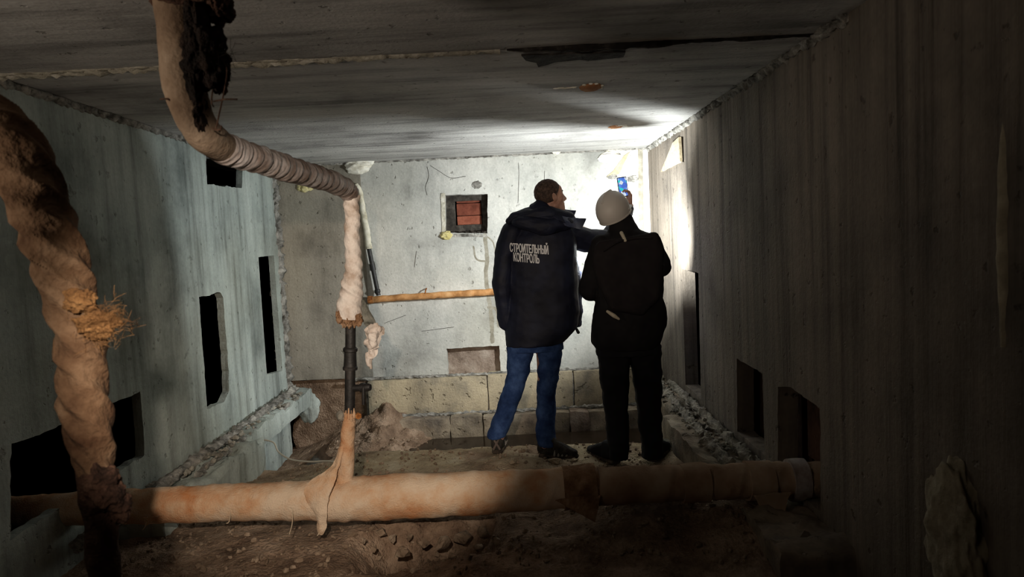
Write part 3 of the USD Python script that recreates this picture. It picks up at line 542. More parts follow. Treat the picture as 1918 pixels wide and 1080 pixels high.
rg2 = np.array([[P(a, b, y) for a, b, y in row] for row in [
    [(696, 603, 3.08), (706, 604, 3.05), (714, 612, 3.08)],
    [(684, 622, 3.08), (698, 622, 3.03), (719, 625, 3.08)],
    [(684, 640, 3.07), (697, 642, 3.04), (710, 640, 3.07)],
    [(687, 656, 3.07), (695, 656, 3.05), (709, 658, 3.07)],
    [(689, 672, 3.07), (693, 674, 3.06), (698, 672, 3.07)],
    [(689, 684, 3.07), (690, 685, 3.065), (692, 684, 3.07)]]])
obj('hanging_rag', sheet(rg2, 0.008, (48, 30), 0.024, 143, 30), 'wrap_white', riser, smooth=50, label='crumpled off-white rag hanging lowest')
# scorched wool bursting out of the ceiling drop
for c, r, a, f, sd, sub in ((P(385, 105, 1.58), (0.045, 0.05, 0.075), 0.35, 2.4, 150, 4), (P(368, 70, 1.57), (0.028, 0.035, 0.10), 0.3, 2.4, 151, 4), (P(400, 140, 1.58), (0.026, 0.03, 0.04), 0.4, 2.4, 152, 4), (P(378, 205, 1.60), (0.016, 0.03, 0.05), 0.35, 2.6, 155, 3), (P(362, 135, 1.56), (0.018, 0.02, 0.07), 0.3, 2.6, 158, 3)):
    obj('burst_wool', blob(c, r, a, f, sd, sub), 'wool_dark', riser, smooth=50)
for c, r, a, f, sd, sub in ((P(412, 14, 1.60), (0.030, 0.04, 0.040), 0.35, 2.4, 153, 4), (P(300, 2, 1.60), (0.02, 0.03, 0.016), 0.3, 2.4, 154, 3), (P(345, 0, 1.56), (0.05, 0.03, 0.012), 0.3, 2.4, 157, 3), (P(418, 158, 1.59), (0.010, 0.012, 0.02), 0.4, 2.4, 156, 3)):
    obj('burst_wool', blob(c, r, a, f, sd, sub), 'wool_brown', riser, smooth=50, label='brown frayed wool')
for k, (a, b, c) in enumerate([((415, 110), (425, 140), (405, 240)), ((300, 186), (312, 185), (322, 190)), ((400, 190), (420, 186), (445, 186)), ((398, 240), (410, 244), (415, 236)), ((399, 165), (396, 190), (400, 200))]):
    obj('loose_thread', tube([P(*a, 1.57), P(*b, 1.56), P(*c, 1.57)], 0.0018, 6, 0.01), 'wool_brown', riser)
g = np.random.default_rng(5)
def fibres(name, origin, direction, n, length, mat, parent, spread=0.5, w=0.0012, seed=0, **kw):
    g = np.random.default_rng(seed); pts = []; cnt = []
    for k in range(n):
        o = np.asarray(origin) + g.normal(size=3) * 0.02
        d = np.asarray(direction) + g.normal(size=3) * spread; d /= np.linalg.norm(d); c = g.normal(size=3) * 0.3
        for t in np.linspace(0, 1, 6): pts.append(o + (d * t + c * t * t * 0.5) * length * (0.5 + g.random() * 0.6) ** 0.3)
        cnt.append(6)
    cv = UsdGeom.BasisCurves.Define(stage, path_of(name, parent))
    cv.CreateTypeAttr('linear'); cv.CreateCurveVertexCountsAttr(cnt); cv.CreatePointsAttr(Vt.Vec3fArray.FromNumpy(np.array(pts, np.float32)))
    cv.CreateWidthsAttr([w]); cv.SetWidthsInterpolation('constant')
    UsdShade.MaterialBindingAPI.Apply(cv.GetPrim()).Bind(M[mat]); return tag(cv, **kw)
fibres('wool_fibres', P(395, 110, 1.58), (0.4, -0.2, -0.5), 300, 0.03, 'wool_dark', riser, 0.9, 0.0007, seed=1, kind='stuff')

# ------------------------------------------------------------------ near pipe at the left
near = thing('near_pipe', label='rag-wrapped pipe hanging close to the camera at the left edge', cat='pipe')
npx = [(-90, 190), (-20, 235), (35, 300), (75, 390), (108, 480), (135, 570), (150, 650), (158, 740), (170, 820), (182, 890)]
nr = [0.066, 0.066, 0.064, 0.060, 0.056, 0.050, 0.048, 0.051, 0.046, 0.034]
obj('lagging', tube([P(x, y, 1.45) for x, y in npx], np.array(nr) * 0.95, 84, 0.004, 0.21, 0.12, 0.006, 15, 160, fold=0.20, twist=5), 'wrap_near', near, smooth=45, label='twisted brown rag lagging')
obj('lagging', tube([P(165, 850, 1.47), P(180, 905, 1.45), P(190, 980, 1.45), P(195, 1090, 1.45), P(198, 1200, 1.45)], [0.030, 0.036, 0.034, 0.033, 0.033], 36, 0.006, 0, 0, 0.006, 18, 161), 'wool_brown', near, smooth=50, label='dark charred lagging at the bottom')
obj('charred_lump', cat(blob(P(196, 915, 1.42), (0.035, 0.04, 0.05), 0.35, 2.2, 162, 4), blob(P(225, 948, 1.43), (0.022, 0.025, 0.032), 0.35, 2.4, 163, 4)), 'wool_brown', near, smooth=50)
obj('wool_tuft', cat(blob(P(182, 605, 1.41), (0.038, 0.03, 0.026), 0.4, 2.2, 164, 4), blob(P(150, 562, 1.40), (0.03, 0.02, 0.024), 0.35, 2.4, 165, 4)), 'wool_orange', near, smooth=50, label='orange mineral wool tuft poking out')
fibres('wool_fibres', P(188, 605, 1.40), (1.0, -0.1, 0.1), 420, 0.026, 'wool_orange', near, 0.7, 0.0006, seed=2, kind='stuff')

# ------------------------------------------------------------------ thin pipes on the end wall
thin = thing('thin_pipe', label='thin leaning pipe, cream-wrapped above and bare black below, on the end wall', cat='pipe')
tp = [P(667, 346, 6.27), P(674, 358, 6.26), P(681, 400, 6.255), P(688, 440, 6.25), P(691, 466, 6.245)]
obj('wrapping', tube(tp, [0.020, 0.022, 0.027, 0.029, 0.031], 22, 0.012, 0.10, 0.14, 0.004, 20, 180), 'wrap_cream', thin, smooth=45, label='cream wrapping')
obj('bare_pipe', tube([P(690, 460, 6.245), P(699, 505, 6.24), P(709, 553, 6.235)], 0.020, 18, 0.03, straight=True), 'iron', thin, smooth=50, label='bare black pipe')
obj('joint_collar', lathe_at(P(698, 500, 6.24), [(0, -0.03), (0.026, -0.03), (0.026, 0.03), (0, 0.03)], P(690, 460, 6.24) - P(709, 556, 6.23)), 'iron', thin, smooth=40)
obj('weld_lump', blob(P(707, 545, 6.235), (0.026, 0.026, 0.03), 0.15, 2, 181, 2), 'iron', thin, smooth=40)
br = thing('branch_pipe', label='orange-brown wrapped pipe running level across the end wall behind the men', cat='pipe')
obj('wrapping', tube([P(693, 561, 6.235), P(750, 557, 6.235), P(830, 552, 6.235), P(930, 546, 6.235), P(1000, 542, 6.235), P(1070, 537, 6.24)], 0.030, 24, 0.012, 0.16, 0.14, 0.004, 16, 182), 'wrap_orange', br, smooth=45)
obj('end_cap', lathe_at(P(694, 561, 6.235), [(0, -0.022), (0.034, -0.022), (0.036, 0), (0.034, 0.022), (0, 0.022)], (1, 0, 0.02)), 'rust', br, smooth=40)
obj('pipe_hook', tube([P(796, 556, 6.21), P(797, 544, 6.24), P(799, 540, 6.295)], 0.006, 10, 0.02), 'rust', br, smooth=50)

# ------------------------------------------------------------------ foam
def foam(px, py, r, mat, label, seed, Y=YB, parts=3, on='wall'):
    g = np.random.default_rng(seed); ms = []
    c = P(px, py, Y) if on == 'wall' else PZ(px, py, ZC)
    for k in range(parts):
        o = g.normal(size=3) * np.array([0.4, 0.1, 0.3]) * r if parts > 1 else np.zeros(3)
        if on == 'ceiling': o[2] *= 0.2
        ms.append(blob(c + o * np.array([1, 1, 1]), np.array(r) * g.uniform(0.6, 0.95), 0.18, 2.0, seed + k, 3))
    return obj('foam_lump', cat(*ms), mat, smooth=60, label=label, cat='foam')
foam(503, 279, (0.045, 0.03, 0.035), 'foam_white', 'white foam lump at the ceiling above the overhead pipe run', 200, Y=6.0)
foam(600, 316, (0.06, 0.04, 0.030), 'foam_yellow', 'yellow foam lump at the ceiling edge just above the overhead pipe', 210)
foam(573, 353, (0.045, 0.04, 0.045), 'foam_yellow', 'yellow foam lump just below the overhead pipe near the left corner', 220)
foam(673, 306, (0.11, 0.07, 0.06), 'foam_white', 'ragged white foam lump at the ceiling above the wrapped riser', 230, parts=5)
foam(1039, 286, (0.045, 0.05, 0.032), 'foam_white', 'small white foam lump at the ceiling above the bareheaded man', 240)
foam(1141, 293, (0.105, 0.06, 0.06), 'foam_white', 'big round white foam lump at the ceiling above the white helmet', 250, parts=4)
pl = thing('ceiling_plug', label='round rust-brown foam plug in the ceiling slab', cat='foam')
pc = PZ(1106, 162, ZC)
obj('plug', blob(pc, (0.058, 0.075, 0.022), 0.10, 2.2, 260, 3), 'foam_rust', pl, smooth=60)
for a in (-0.3, -1.2, -1.7, -2.3, 0.3): obj('paint_flake', blob(pc + np.array([0.06 * math.cos(a), 0.08 * math.sin(a), -0.003]), (0.010, 0.008, 0.005), 0.4, 3, 262 + int(a * 10), 2), 'foam_white', pl, smooth=60)
for k in range(5): obj('paint_flake', blob(pc + np.array([-0.09 - 0.022 * k, -0.01 + 0.006 * (k % 3), 0]), (0.016, 0.006, 0.005), 0.4, 3, 280 + k, 2), 'foam_white', pl, smooth=60)
p2 = PZ(1152, 237, ZC)
h2 = thing('ceiling_hole', label='small broken mortar-filled hole in the ceiling above the white helmet', cat='hole')
obj('mortar_fill', blob(p2, (0.05, 0.05, 0.012), 0.3, 2.6, 290, 3), 'foam_rust', h2, smooth=60)
for o, sd in (((0.02, -0.045, 0), 291), ((0.09, 0.01, 0), 292)): obj('paint_flake', blob(p2 + np.array(o), (0.05, 0.010, 0.006), 0.4, 3, sd, 2), 'foam_white', h2, smooth=60)
obj('mortar_clod', blob(P(836, 441, YB - 0.01), (0.055, 0.035, 0.04), 0.28, 2.4, 295, 3), 'foam_yellow', smooth=60, label='crusty yellow-brown mortar clod at the lower left of the bricked window', cat='mortar')


# ------------------------------------------------------------------ people
def sph(c, r):
    r = np.broadcast_to(np.asarray(r, float), 3)
    return Manifold.sphere(1.0, 20).scale(list(r)).translate(list(map(float, c)))
def hull(*s): return Manifold.batch_hull(list(s))
def limb(pts, rad):
    return [hull(sph(a, ra), sph(b, rb)) for a, b, ra, rb in zip(pts[:-1], pts[1:], rad[:-1], rad[1:])]
def union(ms): return Manifold.batch_boolean(list(ms), OpType.Add)
def finish(ms, edge=0.012, it=8, wrinkle=0.0, wscale=(7, 7, 12), seed=0, fine=0.0):
    m = tri(union(ms).refine_to_length(edge)); m.merge_vertices(merge_tex=True, merge_norm=True)
    trimesh.smoothing.filter_taubin(m, lamb=0.5, nu=0.52, iterations=it)
    if wrinkle:
        n = m.vertex_normals.copy(); v = m.vertices
        m.vertices = v + n * (wrinkle * 1.6 * sn(v * np.array(wscale), 3, seed) + fine * sn(v * 38, 2, seed + 1))[:, None]
    return m
def ring(c, rx, ry, ang=0.0, tilt=(0, 0), n=26, power=2.4):
    """an ellipse (super-ellipse) cross-section of a garment round centre c; tilt: slope of z along x and y"""
    t = np.arange(n) * 2 * np.pi / n
    x = np.sign(np.cos(t)) * np.abs(np.cos(t)) ** (2 / power) * rx; y = np.sign(np.sin(t)) * np.abs(np.sin(t)) ** (2 / power) * ry
    ca, sa = math.cos(ang), math.sin(ang)
    X, Y = x * ca - y * sa, x * sa + y * ca
    return np.c_[X, Y, tilt[0] * X + tilt[1] * Y] + np.asarray(c)
def loft(rings): return [Manifold.hull_points(np.vstack([a, b])) for a, b in zip(rings[:-1], rings[1:])]
def moved(ms, R, t):
    T = np.c_[np.asarray(R), np.asarray(t)]
    return [m.transform(T) for m in ms]

def head_parts(R, c, s=0.9):
    """skull, face, nose, ears; local x right, y forward, z up, origin between the ears"""
    h = [sph((0, -0.015, 0.035), (0.076, 0.100, 0.094)),
         hull(sph((0, 0.050, 0.045), (0.055, 0.045, 0.045)), sph((0.038, 0.056, -0.018), 0.030), sph((-0.038, 0.056, -0.018), 0.030), sph((0, 0.030, -0.04), 0.06)),
         hull(sph((0.044, 0.005, -0.065), 0.022), sph((-0.044, 0.005, -0.065), 0.022), sph((0.014, 0.074, -0.100), 0.018), sph((-0.014, 0.074, -0.100), 0.018), sph((0, 0.055, -0.045), 0.042)),
         hull(sph((0, 0.088, 0.012), 0.010), sph((0, 0.114, -0.030), 0.011), sph((0.014, 0.096, -0.038), 0.009), sph((-0.014, 0.096, -0.038), 0.009)),
         hull(sph((0.012, 0.086, 0.022), 0.009), sph((0.045, 0.070, 0.020), 0.009)), hull(sph((-0.012, 0.086, 0.022), 0.009), sph((-0.045, 0.070, 0.020), 0.009)),
         hull(sph((0.016, 0.088, -0.062), 0.007), sph((-0.016, 0.088, -0.062), 0.007), sph((0, 0.095, -0.061), 0.007)),
         hull(sph((0.014, 0.086, -0.074), 0.008), sph((-0.014, 0.086, -0.074), 0.008), sph((0, 0.093, -0.074), 0.008))]
    for k in (-1, 1):
        e = sph((0, 0, 0), (0.009, 0.020, 0.033)) - sph((0.010 * k, 0.004, 0.002), (0.007, 0.012, 0.022))
        h.append(e.rotate([8, 0, 18 * k]).translate([0.081 * k, -0.004, -0.006]))
    return moved([m.scale([s, s, s]) for m in h], R, c)
def hand_parts(wrist, d, n, side=1, curl=35, s=1.0):
    """palm and five jointed fingers; d: pointing direction, n: palm normal, side: +1 thumb towards d x n"""
    d = np.asarray(d, float) / np.linalg.norm(d); n = np.asarray(n, float); n = n - d * (n @ d); n /= np.linalg.norm(n); t = np.cross(d, n) * side
    B = np.c_[t, n, d]; ms = []; w = np.asarray(wrist, float); g = lambda a: w + B @ (np.asarray(a, float) * s)
    ms.append(hull(*[sph(g(p), r * s) for p, r in (((0.022, 0, 0.015), 0.014), ((-0.022, 0, 0.015), 0.014), ((0.034, 0, 0.085), 0.012), ((-0.034, 0, 0.080), 0.011))]))
    for x, L, r in ((0.033, 0.070, 0.0088), (0.011, 0.078, 0.009), (-0.011, 0.072, 0.0087), (-0.032, 0.056, 0.0078)):
        p = np.array([x, 0, 0.084]); a = math.radians(curl * 0.6); pts = [g(p)]
        for k, f in enumerate((0.45, 0.32, 0.23)):
            p = p + np.array([x * 0.03, math.sin(a), math.cos(a)]) * L * f * (1 if k == 0 else 1); pts.append(g(p)); a += math.radians(curl)
        ms += limb(pts, [r * s, r * 0.95 * s, r * 0.88 * s, r * 0.75 * s])
    ms += limb([g((0.024, 0.006, 0.022)), g((0.048, 0.018, 0.048)), g((0.052, 0.034, 0.074)), g((0.044, 0.048, 0.094))], [0.013 * s, 0.011 * s, 0.0095 * s, 0.008 * s])
    return ms
def shoe(parent, heel, d, L=0.285, mats=('shoe_dark', 'sole'), trim=None):
    d = np.asarray(d, float); d[2] = 0; d /= np.linalg.norm(d); r = np.array([d[1], -d[0], 0]); u = np.array([0, 0, 1.0]); h = np.asarray(heel, float)
    g = lambda f, s, z: h + d * f * L + r * s + u * z
    up = [hull(sph(g(0.08, 0.0, 0.055), (0.042, 0.036, 0.034)), sph(g(0.10, 0, 0.10), 0.042), sph(g(0.32, 0, 0.10), 0.036), sph(g(0.30, 0.008, 0.045), 0.036), sph(g(0.30, -0.008, 0.045), 0.036)),
          hull(sph(g(0.32, 0, 0.095), 0.034), sph(g(0.30, 0, 0.04), 0.038), sph(g(0.72, 0.012, 0.045), 0.034), sph(g(0.72, -0.012, 0.045), 0.034)),
          hull(sph(g(0.70, 0.014, 0.045), 0.032), sph(g(0.70, -0.014, 0.045), 0.032), sph(g(0.92, 0.008, 0.035), 0.024), sph(g(0.92, -0.008, 0.035), 0.024))]
    sh = obj('shoe', finish(up, 0.012, 6), mats[0], parent, smooth=True)
    so = [hull(*[sph(g(f, s, 0.014), (0.014, 0.014, 0.014)) for f, s in ((0.02, 0.022), (0.02, -0.022), (0.35, 0.030), (0.35, -0.030), (0.70, 0.038), (0.70, -0.036), (0.98, 0.018), (0.98, -0.018))])]
    obj('sole', finish(so, 0.012, 3), mats[1], sh, smooth=50)
    if trim:
        for k in range(4):
            f = 0.42 + 0.11 * k
            obj('strap', finish(limb([g(f, 0.040, 0.025), g(f + 0.02, 0.032, 0.062 - 0.006 * k), g(f + 0.04, 0.0, 0.088 - 0.010 * k), g(f + 0.03, -0.032, 0.062 - 0.006 * k), g(f, -0.041, 0.025)], [0.007] * 5), 0.008, 3), trim[0], sh, smooth=True)
        for s in (-1, 1):
            obj('heel_cross', finish(limb([g(-0.02, 0.020 * s, 0.108), g(-0.036, 0.0, 0.075), g(-0.026, -0.020 * s, 0.036)], [0.007, 0.008, 0.007]), 0.008, 3), trim[1], sh, smooth=True)
    return sh

# ---- the bareheaded man in the navy jacket with the lettering
Y1 = 4.50
man1 = thing('person', label='bareheaded man in navy jacket with white lettering on its back and blue jeans', cat='person')
hR = rot([0, 0, 1], -70) @ rot([1, 0, 0], 8)                    # head turned to the right and a little up
hc = P(1031, 369, Y1)
chest, pelvis, neck = P(1012, 480, Y1 + 0.02), P(1003, 628, Y1 + 0.02), P(1026, 402, Y1 + 0.0)
shl, shr = P(958, 432, Y1), P(1068, 430, Y1 + 0.03)
ell_, wrl = P(940, 530, Y1 - 0.03), P(958, 596, Y1 + 0.06)
elr, wrr = P(1140, 452, Y1 + 0.17), P(1179, 386, Y1 + 0.33)
hipl, hipr = P(981, 640, Y1 + 0.02), P(1026, 640, Y1 + 0.02)
knl, knr = P(962, 738, Y1 + 0.0), P(1024, 742, Y1 - 0.02)
anl, anr = P(932, 822, Y1 - 0.02), P(1022, 832, Y1 - 0.12)
nose_d = hR @ np.array([0, 1.0, 0])
body = head_parts(hR, hc) + limb([hc + np.array([0, 0, -0.03]), neck, neck + np.array([0, 0, -0.08])], [0.052, 0.056, 0.066])
body += limb([neck + np.array([0, 0, -0.07]), chest, pelvis], [0.07, 0.12, 0.12]) + [hull(sph(shl, 0.055), sph(shr, 0.055), sph(chest, 0.11))]
body += limb([shl, ell_, wrl], [0.05, 0.04, 0.028]) + limb([shr, elr, wrr], [0.05, 0.04, 0.028])
body += limb([hipl, knl, anl], [0.08, 0.055, 0.038]) + limb([hipr, knr, anr], [0.08, 0.055, 0.038])
body += limb([anl, anl + np.array([0.012, 0.10, -0.035])], [0.034, 0.028]) + limb([anr, anr + np.array([0.10, 0.02, -0.05])], [0.034, 0.028])
PH = P(1166, 345, 4.83)                                         # centre of the telephone
body += hand_parts(wrl, (0.5, 0.5, -0.6), (1, 0.2, 0), 1, 40)
body += hand_parts(wrr, P(1178, 352, 4.83) - wrr, np.array([-1, -0.2, 0.1]), -1, 48, 0.95)
obj('body', finish(body, 0.0075, 5), 'skin', man1, smooth=True)
# hair: a close cap over the skull, cut clear of the face and neck
hs = Manifold.sphere(1.0, 48).scale([0.0795, 0.1035, 0.0975]).translate([0, -0.016, 0.036])
cut = hs.trim_by_plane([0, -0.80, 0.60], -0.012).trim_by_plane([0, -0.35, 0.94], -0.055)
hm = moved([cut.scale([0.9] * 3)], hR, hc)
hmesh = finish(hm, 0.006, 3); hv = hmesh.vertices; hmesh.vertices = hv + hmesh.vertex_normals * (0.0022 * sn(hv * 140, 2, 3))[:, None]
obj('hair', hmesh, 'hair', man1, smooth=True, label='short dark cropped hair')
for k in (-1, 1):
    e = hc + hR @ (np.array([0.029 * k, 0.077, 0.002]) * 0.92)
    eo = obj('eye', tri(sph(e, 0.0105)), 'eye_white', man1, smooth=True)
    obj('iris', tri(sph(e + hR @ np.array([0, 0.0075, 0.002]), 0.0052)), 'eye_dark', eo, smooth=True)
    obj('eyebrow', finish(limb([hc + hR @ (np.array([0.012 * k, 0.094, 0.027]) * 0.9), hc + hR @ (np.array([0.032 * k, 0.088, 0.031]) * 0.9), hc + hR @ (np.array([0.048 * k, 0.073, 0.027]) * 0.9)], [0.0042, 0.0045, 0.003]), 0.005, 2), 'hair', man1, smooth=True)
q = 1280 / Y1                                                   # pixels to a metre at the man
def tr(px, py, hw, d, Y=Y1 + 0.02, tilt=(0, 0), ang=0.0): return ring(P(px, py, Y), hw / q, d, ang, tilt)
TW = -0.12
jk = loft([tr(1024, 408, 28, 0.075, ang=TW), tr(1018, 424, 56, 0.105, ang=TW), tr(1013, 442, 68, 0.125, ang=TW), tr(1012, 480, 70, 0.145, ang=TW), tr(1014, 530, 69, 0.150, ang=TW), tr(1017, 580, 70, 0.155, ang=TW), tr(1012, 615, 68, 0.155, ang=TW), tr(1001, 643, 54, 0.150, tilt=(0.03, 0), ang=TW)])
jk += limb([P(961, 436, Y1), P(946, 478, Y1 - 0.01), P(940, 530, Y1 - 0.03), P(945, 575, Y1 + 0.0), P(949, 604, Y1 + 0.02)], [0.080, 0.076, 0.068, 0.058, 0.056])
jk += limb([P(1062, 440, Y1 + 0.02), P(1098, 450, Y1 + 0.08), elr, (elr + wrr) / 2, wrr + (elr - wrr) * 0.12], [0.085, 0.082, 0.072, 0.062, 0.05])
jk += loft([ring(P(1072, 490, Y1 + 0.12), 0.05, 0.035, 0.5), ring(P(1077, 560, Y1 + 0.14), 0.045, 0.035, 0.5), ring(P(1074, 612, Y1 + 0.15), 0.055, 0.03, 0.5, tilt=(0.25, 0))])
jmesh = finish(jk, 0.013, 7, 0.0085, (6, 6, 9), 31, 0.0012)
obj('jacket', jmesh, 'jacket_navy', man1, smooth=True)
fpanel = loft([ring(P(1080, 482, Y1 + 0.19), 0.030, 0.016, 0.9), ring(P(1085, 540, Y1 + 0.20), 0.026, 0.018, 0.9), ring(P(1085, 590, Y1 + 0.20), 0.026, 0.018, 0.9), ring(P(1083, 612, Y1 + 0.2), 0.022, 0.015, 0.9, tilt=(0.3, 0))])
obj('jacket_front', finish(fpanel, 0.010, 4, 0.007, (10, 10, 26), 33), 'jacket_lit', man1, smooth=True, label='shiny open front edge, lit blue put into its colour')
obj('pull_tab', finish(limb([P(1078, 612, Y1 + 0.14), P(1083, 622, Y1 + 0.13)], [0.008, 0.011]), 0.008, 2), 'black_plastic', man1, smooth=True)
hood = [hull(sph(P(985, 405, Y1 - 0.07), (0.06, 0.05, 0.045)), sph(P(1030, 400, Y1 - 0.09), (0.07, 0.05, 0.05)), sph(P(1062, 408, Y1 - 0.04), (0.05, 0.05, 0.04))),
        hull(sph(P(975, 415, Y1 - 0.09), (0.055, 0.05, 0.04)), sph(P(1020, 425, Y1 - 0.13), (0.10, 0.045, 0.055)), sph(P(1060, 418, Y1 - 0.08), (0.05, 0.05, 0.04))),
        hull(sph(P(968, 404, Y1 - 0.06), (0.045, 0.045, 0.025)), sph(P(998, 395, Y1 - 0.03), (0.04, 0.05, 0.03)), sph(P(953, 415, Y1 - 0.05), 0.022)),
        hull(sph(P(1000, 390, Y1 - 0.03), (0.03, 0.05, 0.035)), sph(P(1012, 382, Y1 - 0.02), (0.035, 0.04, 0.03)), sph(P(1020, 400, Y1 - 0.06), (0.08, 0.05, 0.04)))]
obj('hood', finish(hood, 0.011, 6, 0.007, (13, 13, 20), 35), 'jacket_navy', man1, smooth=True)
def flap(rows, thick, seed, mat='jacket_lit', name='collar', parent=man1, amp=0.003):
    g = np.array([[P(a, b, y) for a, b, y in row] for row in rows])
    return obj(name, sheet(g, thick, (18, 12), amp, seed, 22), mat, parent, smooth=40)
flap([[(1040, 388, 4.47), (1054, 392, 4.52), (1078, 394, 4.60)], [(1038, 398, 4.45), (1054, 402, 4.50), (1074, 404, 4.60)], [(1036, 410, 4.43), (1052, 412, 4.48), (1068, 414, 4.58)]], 0.012, 36)
flap([[(1038, 402, 4.38), (1062, 407, 4.40), (1097, 409, 4.50)], [(1042, 412, 4.36), (1066, 416, 4.38), (1092, 420, 4.50)], [(1052, 420, 4.36), (1070, 426, 4.38), (1088, 430, 4.48)]], 0.012, 38)
flap([[(1030, 394, 4.40), (1040, 398, 4.38), (1052, 404, 4.37)], [(1033, 402, 4.38), (1044, 408, 4.36), (1056, 412, 4.36)], [(1038, 410, 4.37), (1048, 414, 4.35), (1060, 418, 4.36)]], 0.010, 37, 'jacket_navy')
# lettering, laid on the back of the jacket
jv, jn = jmesh.vertices, jmesh.vertex_normals
sel = (jn[:, 1] < -0.15) & (jv[:, 2] > P(1000, 560, Y1)[2]) & (jv[:, 0] < P(1075, 470, Y1)[0])
jy = LinearNDInterpolator(jv[sel][:, [0, 2]], jv[sel][:, 1])
def lettering(text, px0, px1, pyb0, pyb1, cap_px):
    m = meshkit.text_mesh(text, 1.0, 0.02, bold=True); lo, hi = m.bounds
    m = trimesh.Trimesh(*trimesh.remesh.subdivide_to_size(m.vertices, m.faces, 0.25, max_iter=8))
    v = m.vertices; u = (v[:, 0] - lo[0]) / (hi[0] - lo[0])
    a, b = P(px0, pyb0, Y1 - 0.13), P(px1, pyb1, Y1 - 0.13); h = cap_px / (1280 / (Y1 - 0.13))
    X = a[0] + u * (b[0] - a[0]); Z = a[2] + u * (b[2] - a[2]) + v[:, 1] * h
    yy = jy(np.c_[X, Z]); yy = np.where(np.isnan(yy), np.nanmean(yy), yy)
    top = v[:, 2] > 0.01
    m.vertices = np.c_[X, yy - 0.0055 - 0.0015 * top, Z]; m.fix_normals(); w = m.copy(); w.apply_translation((0.0022, -0.0003, 0)); return cat(m, w)
obj('lettering', lettering('СТРОИТЕЛЬНЫЙ', 955, 1027, 471, 476, 16), 'letter', man1, label='white lettering СТРОИТЕЛЬНЫЙ')
obj('lettering', lettering('КОНТРОЛЬ', 962, 1010, 489, 493, 16), 'letter', man1, label='white lettering КОНТРОЛЬ')
legs = loft([tr(1002, 622, 52, 0.125), tr(1003, 655, 54, 0.125)])
def leg(rows): return loft([ring(P(a, b, y), hw / q, d, 0) for a, b, y, hw, d in rows])
legs += leg([(978, 640, Y1 + 0.02, 28, 0.10), (974, 665, Y1 + 0.02, 25, 0.098), (970, 700, Y1 + 0.01, 21, 0.085), (958, 738, Y1 + 0.0, 20, 0.075), (947, 770, Y1, 19, 0.072), (938, 795, Y1, 20, 0.07), (932, 808, Y1, 19.5, 0.072), (931, 817, Y1 - 0.01, 18, 0.07)])
legs += leg([(1028, 640, Y1 + 0.02, 26, 0.10), (1029, 665, Y1 + 0.01, 23, 0.095), (1027, 700, Y1, 20, 0.085), (1023, 745, Y1 - 0.02, 18, 0.073), (1022, 780, Y1 - 0.05, 18, 0.07), (1022, 810, Y1 - 0.08, 18.5, 0.07), (1025, 832, Y1 - 0.10, 18, 0.072)])
obj('trousers', finish(legs, 0.012, 5, 0.007, (11, 11, 19), 41), 'denim', man1, smooth=True, label='blue jeans')
hl = P(931, 845, Y1 - 0.05); hl[2] = floor_z(hl[0], hl[1] + 0.07) + 0.004
hr = P(1013, 850, Y1 - 0.10); hr[2] = floor_z(hr[0] + 0.1, hr[1]) + 0.012
shoe(man1, hl, (0.12, 1, 0), mats=('shoe_dark', 'sole'), trim=('shoe_grey', 'shoe_brown'))
shoe(man1, hr, (0.93, -0.28, 0), L=0.24, mats=('shoe_dark', 'sole'), trim=('shoe_grey', 'shoe_brown'))

# ---- the telephone he holds up past the other man's helmet
tel = thing('mobile_phone', label='lit black mobile phone held up beside the white helmet', cat='phone')
pu = P(1164, 331, 4.83) - P(1170, 372, 4.83); pu /= np.linalg.norm(pu); pn = np.array([0.06, -1.0, 0.05]); pn -= pu * (pn @ pu); pn /= np.linalg.norm(pn); pr = np.cross(pu, pn) * -1
TB = np.c_[np.cross(pn, pu), pu, pn] if np.linalg.det(np.c_[np.cross(pn, pu), pu, pn]) > 0 else np.c_[np.cross(pu, pn), pu, pn]
tc = P(1166.5, 350, 4.83)
def rbox(sx, sy, sz, r, c):
    s = [sph((x, y, z), r) for x in (-sx / 2 + r, sx / 2 - r) for y in (-sy / 2 + r, sy / 2 - r) for z in (-sz / 2 + r, sz / 2 - r)]
    return moved([hull(*s).translate(list(map(float, c)))], TB, tc)[0]
obj('phone_body', tri(rbox(0.068, 0.140, 0.010, 0.0045, (0, 0, 0))), 'black_plastic', tel, smooth=40)
obj('screen', tri(moved([Manifold.cube([0.060, 0.128, 0.0016], True).translate([0, 0, 0.0052])], TB, tc)[0]), 'screen', tel)

# ---- the man in the white helmet
Y2 = 4.25; q2 = 1280 / Y2
man2 = thing('person', label='man in white safety helmet and dark clothes with a pack on his back', cat='person')
h2R = rot([0, 0, 1], -40) @ rot([0, 1, 0], -4) @ rot([1, 0, 0], 33)
h2c = P(1154, 402, Y2 + 0.03)
ch2, pe2, nk2 = P(1174, 490, Y2 + 0.02), P(1176, 632, Y2 + 0.02), P(1166, 430, Y2 + 0.02)
s2l, s2r = P(1126, 456, Y2), P(1222, 455, Y2)
e2l, w2l = P(1103, 545, Y2 + 0.02), P(1150, 548, Y2 + 0.27)
e2r, w2r = P(1238, 500, Y2 + 0.06), P(1215, 500, Y2 + 0.33)
hp2l, hp2r = P(1150, 645, Y2 + 0.02), P(1208, 645, Y2 + 0.02)
k2l, k2r = P(1154, 750, Y2 + 0.03), P(1213, 750, Y2 + 0.03)
a2l, a2r = P(1158, 845, Y2), P(1218, 842, Y2 + 0.05)
b2 = head_parts(h2R, h2c) + limb([h2c + np.array([0, 0, -0.03]), nk2, nk2 + np.array([0, 0, -0.08])], [0.052, 0.056, 0.066])
b2 += limb([nk2 + np.array([0, 0, -0.07]), ch2, pe2], [0.07, 0.12, 0.12]) + [hull(sph(s2l, 0.055), sph(s2r, 0.055), sph(ch2, 0.11))]
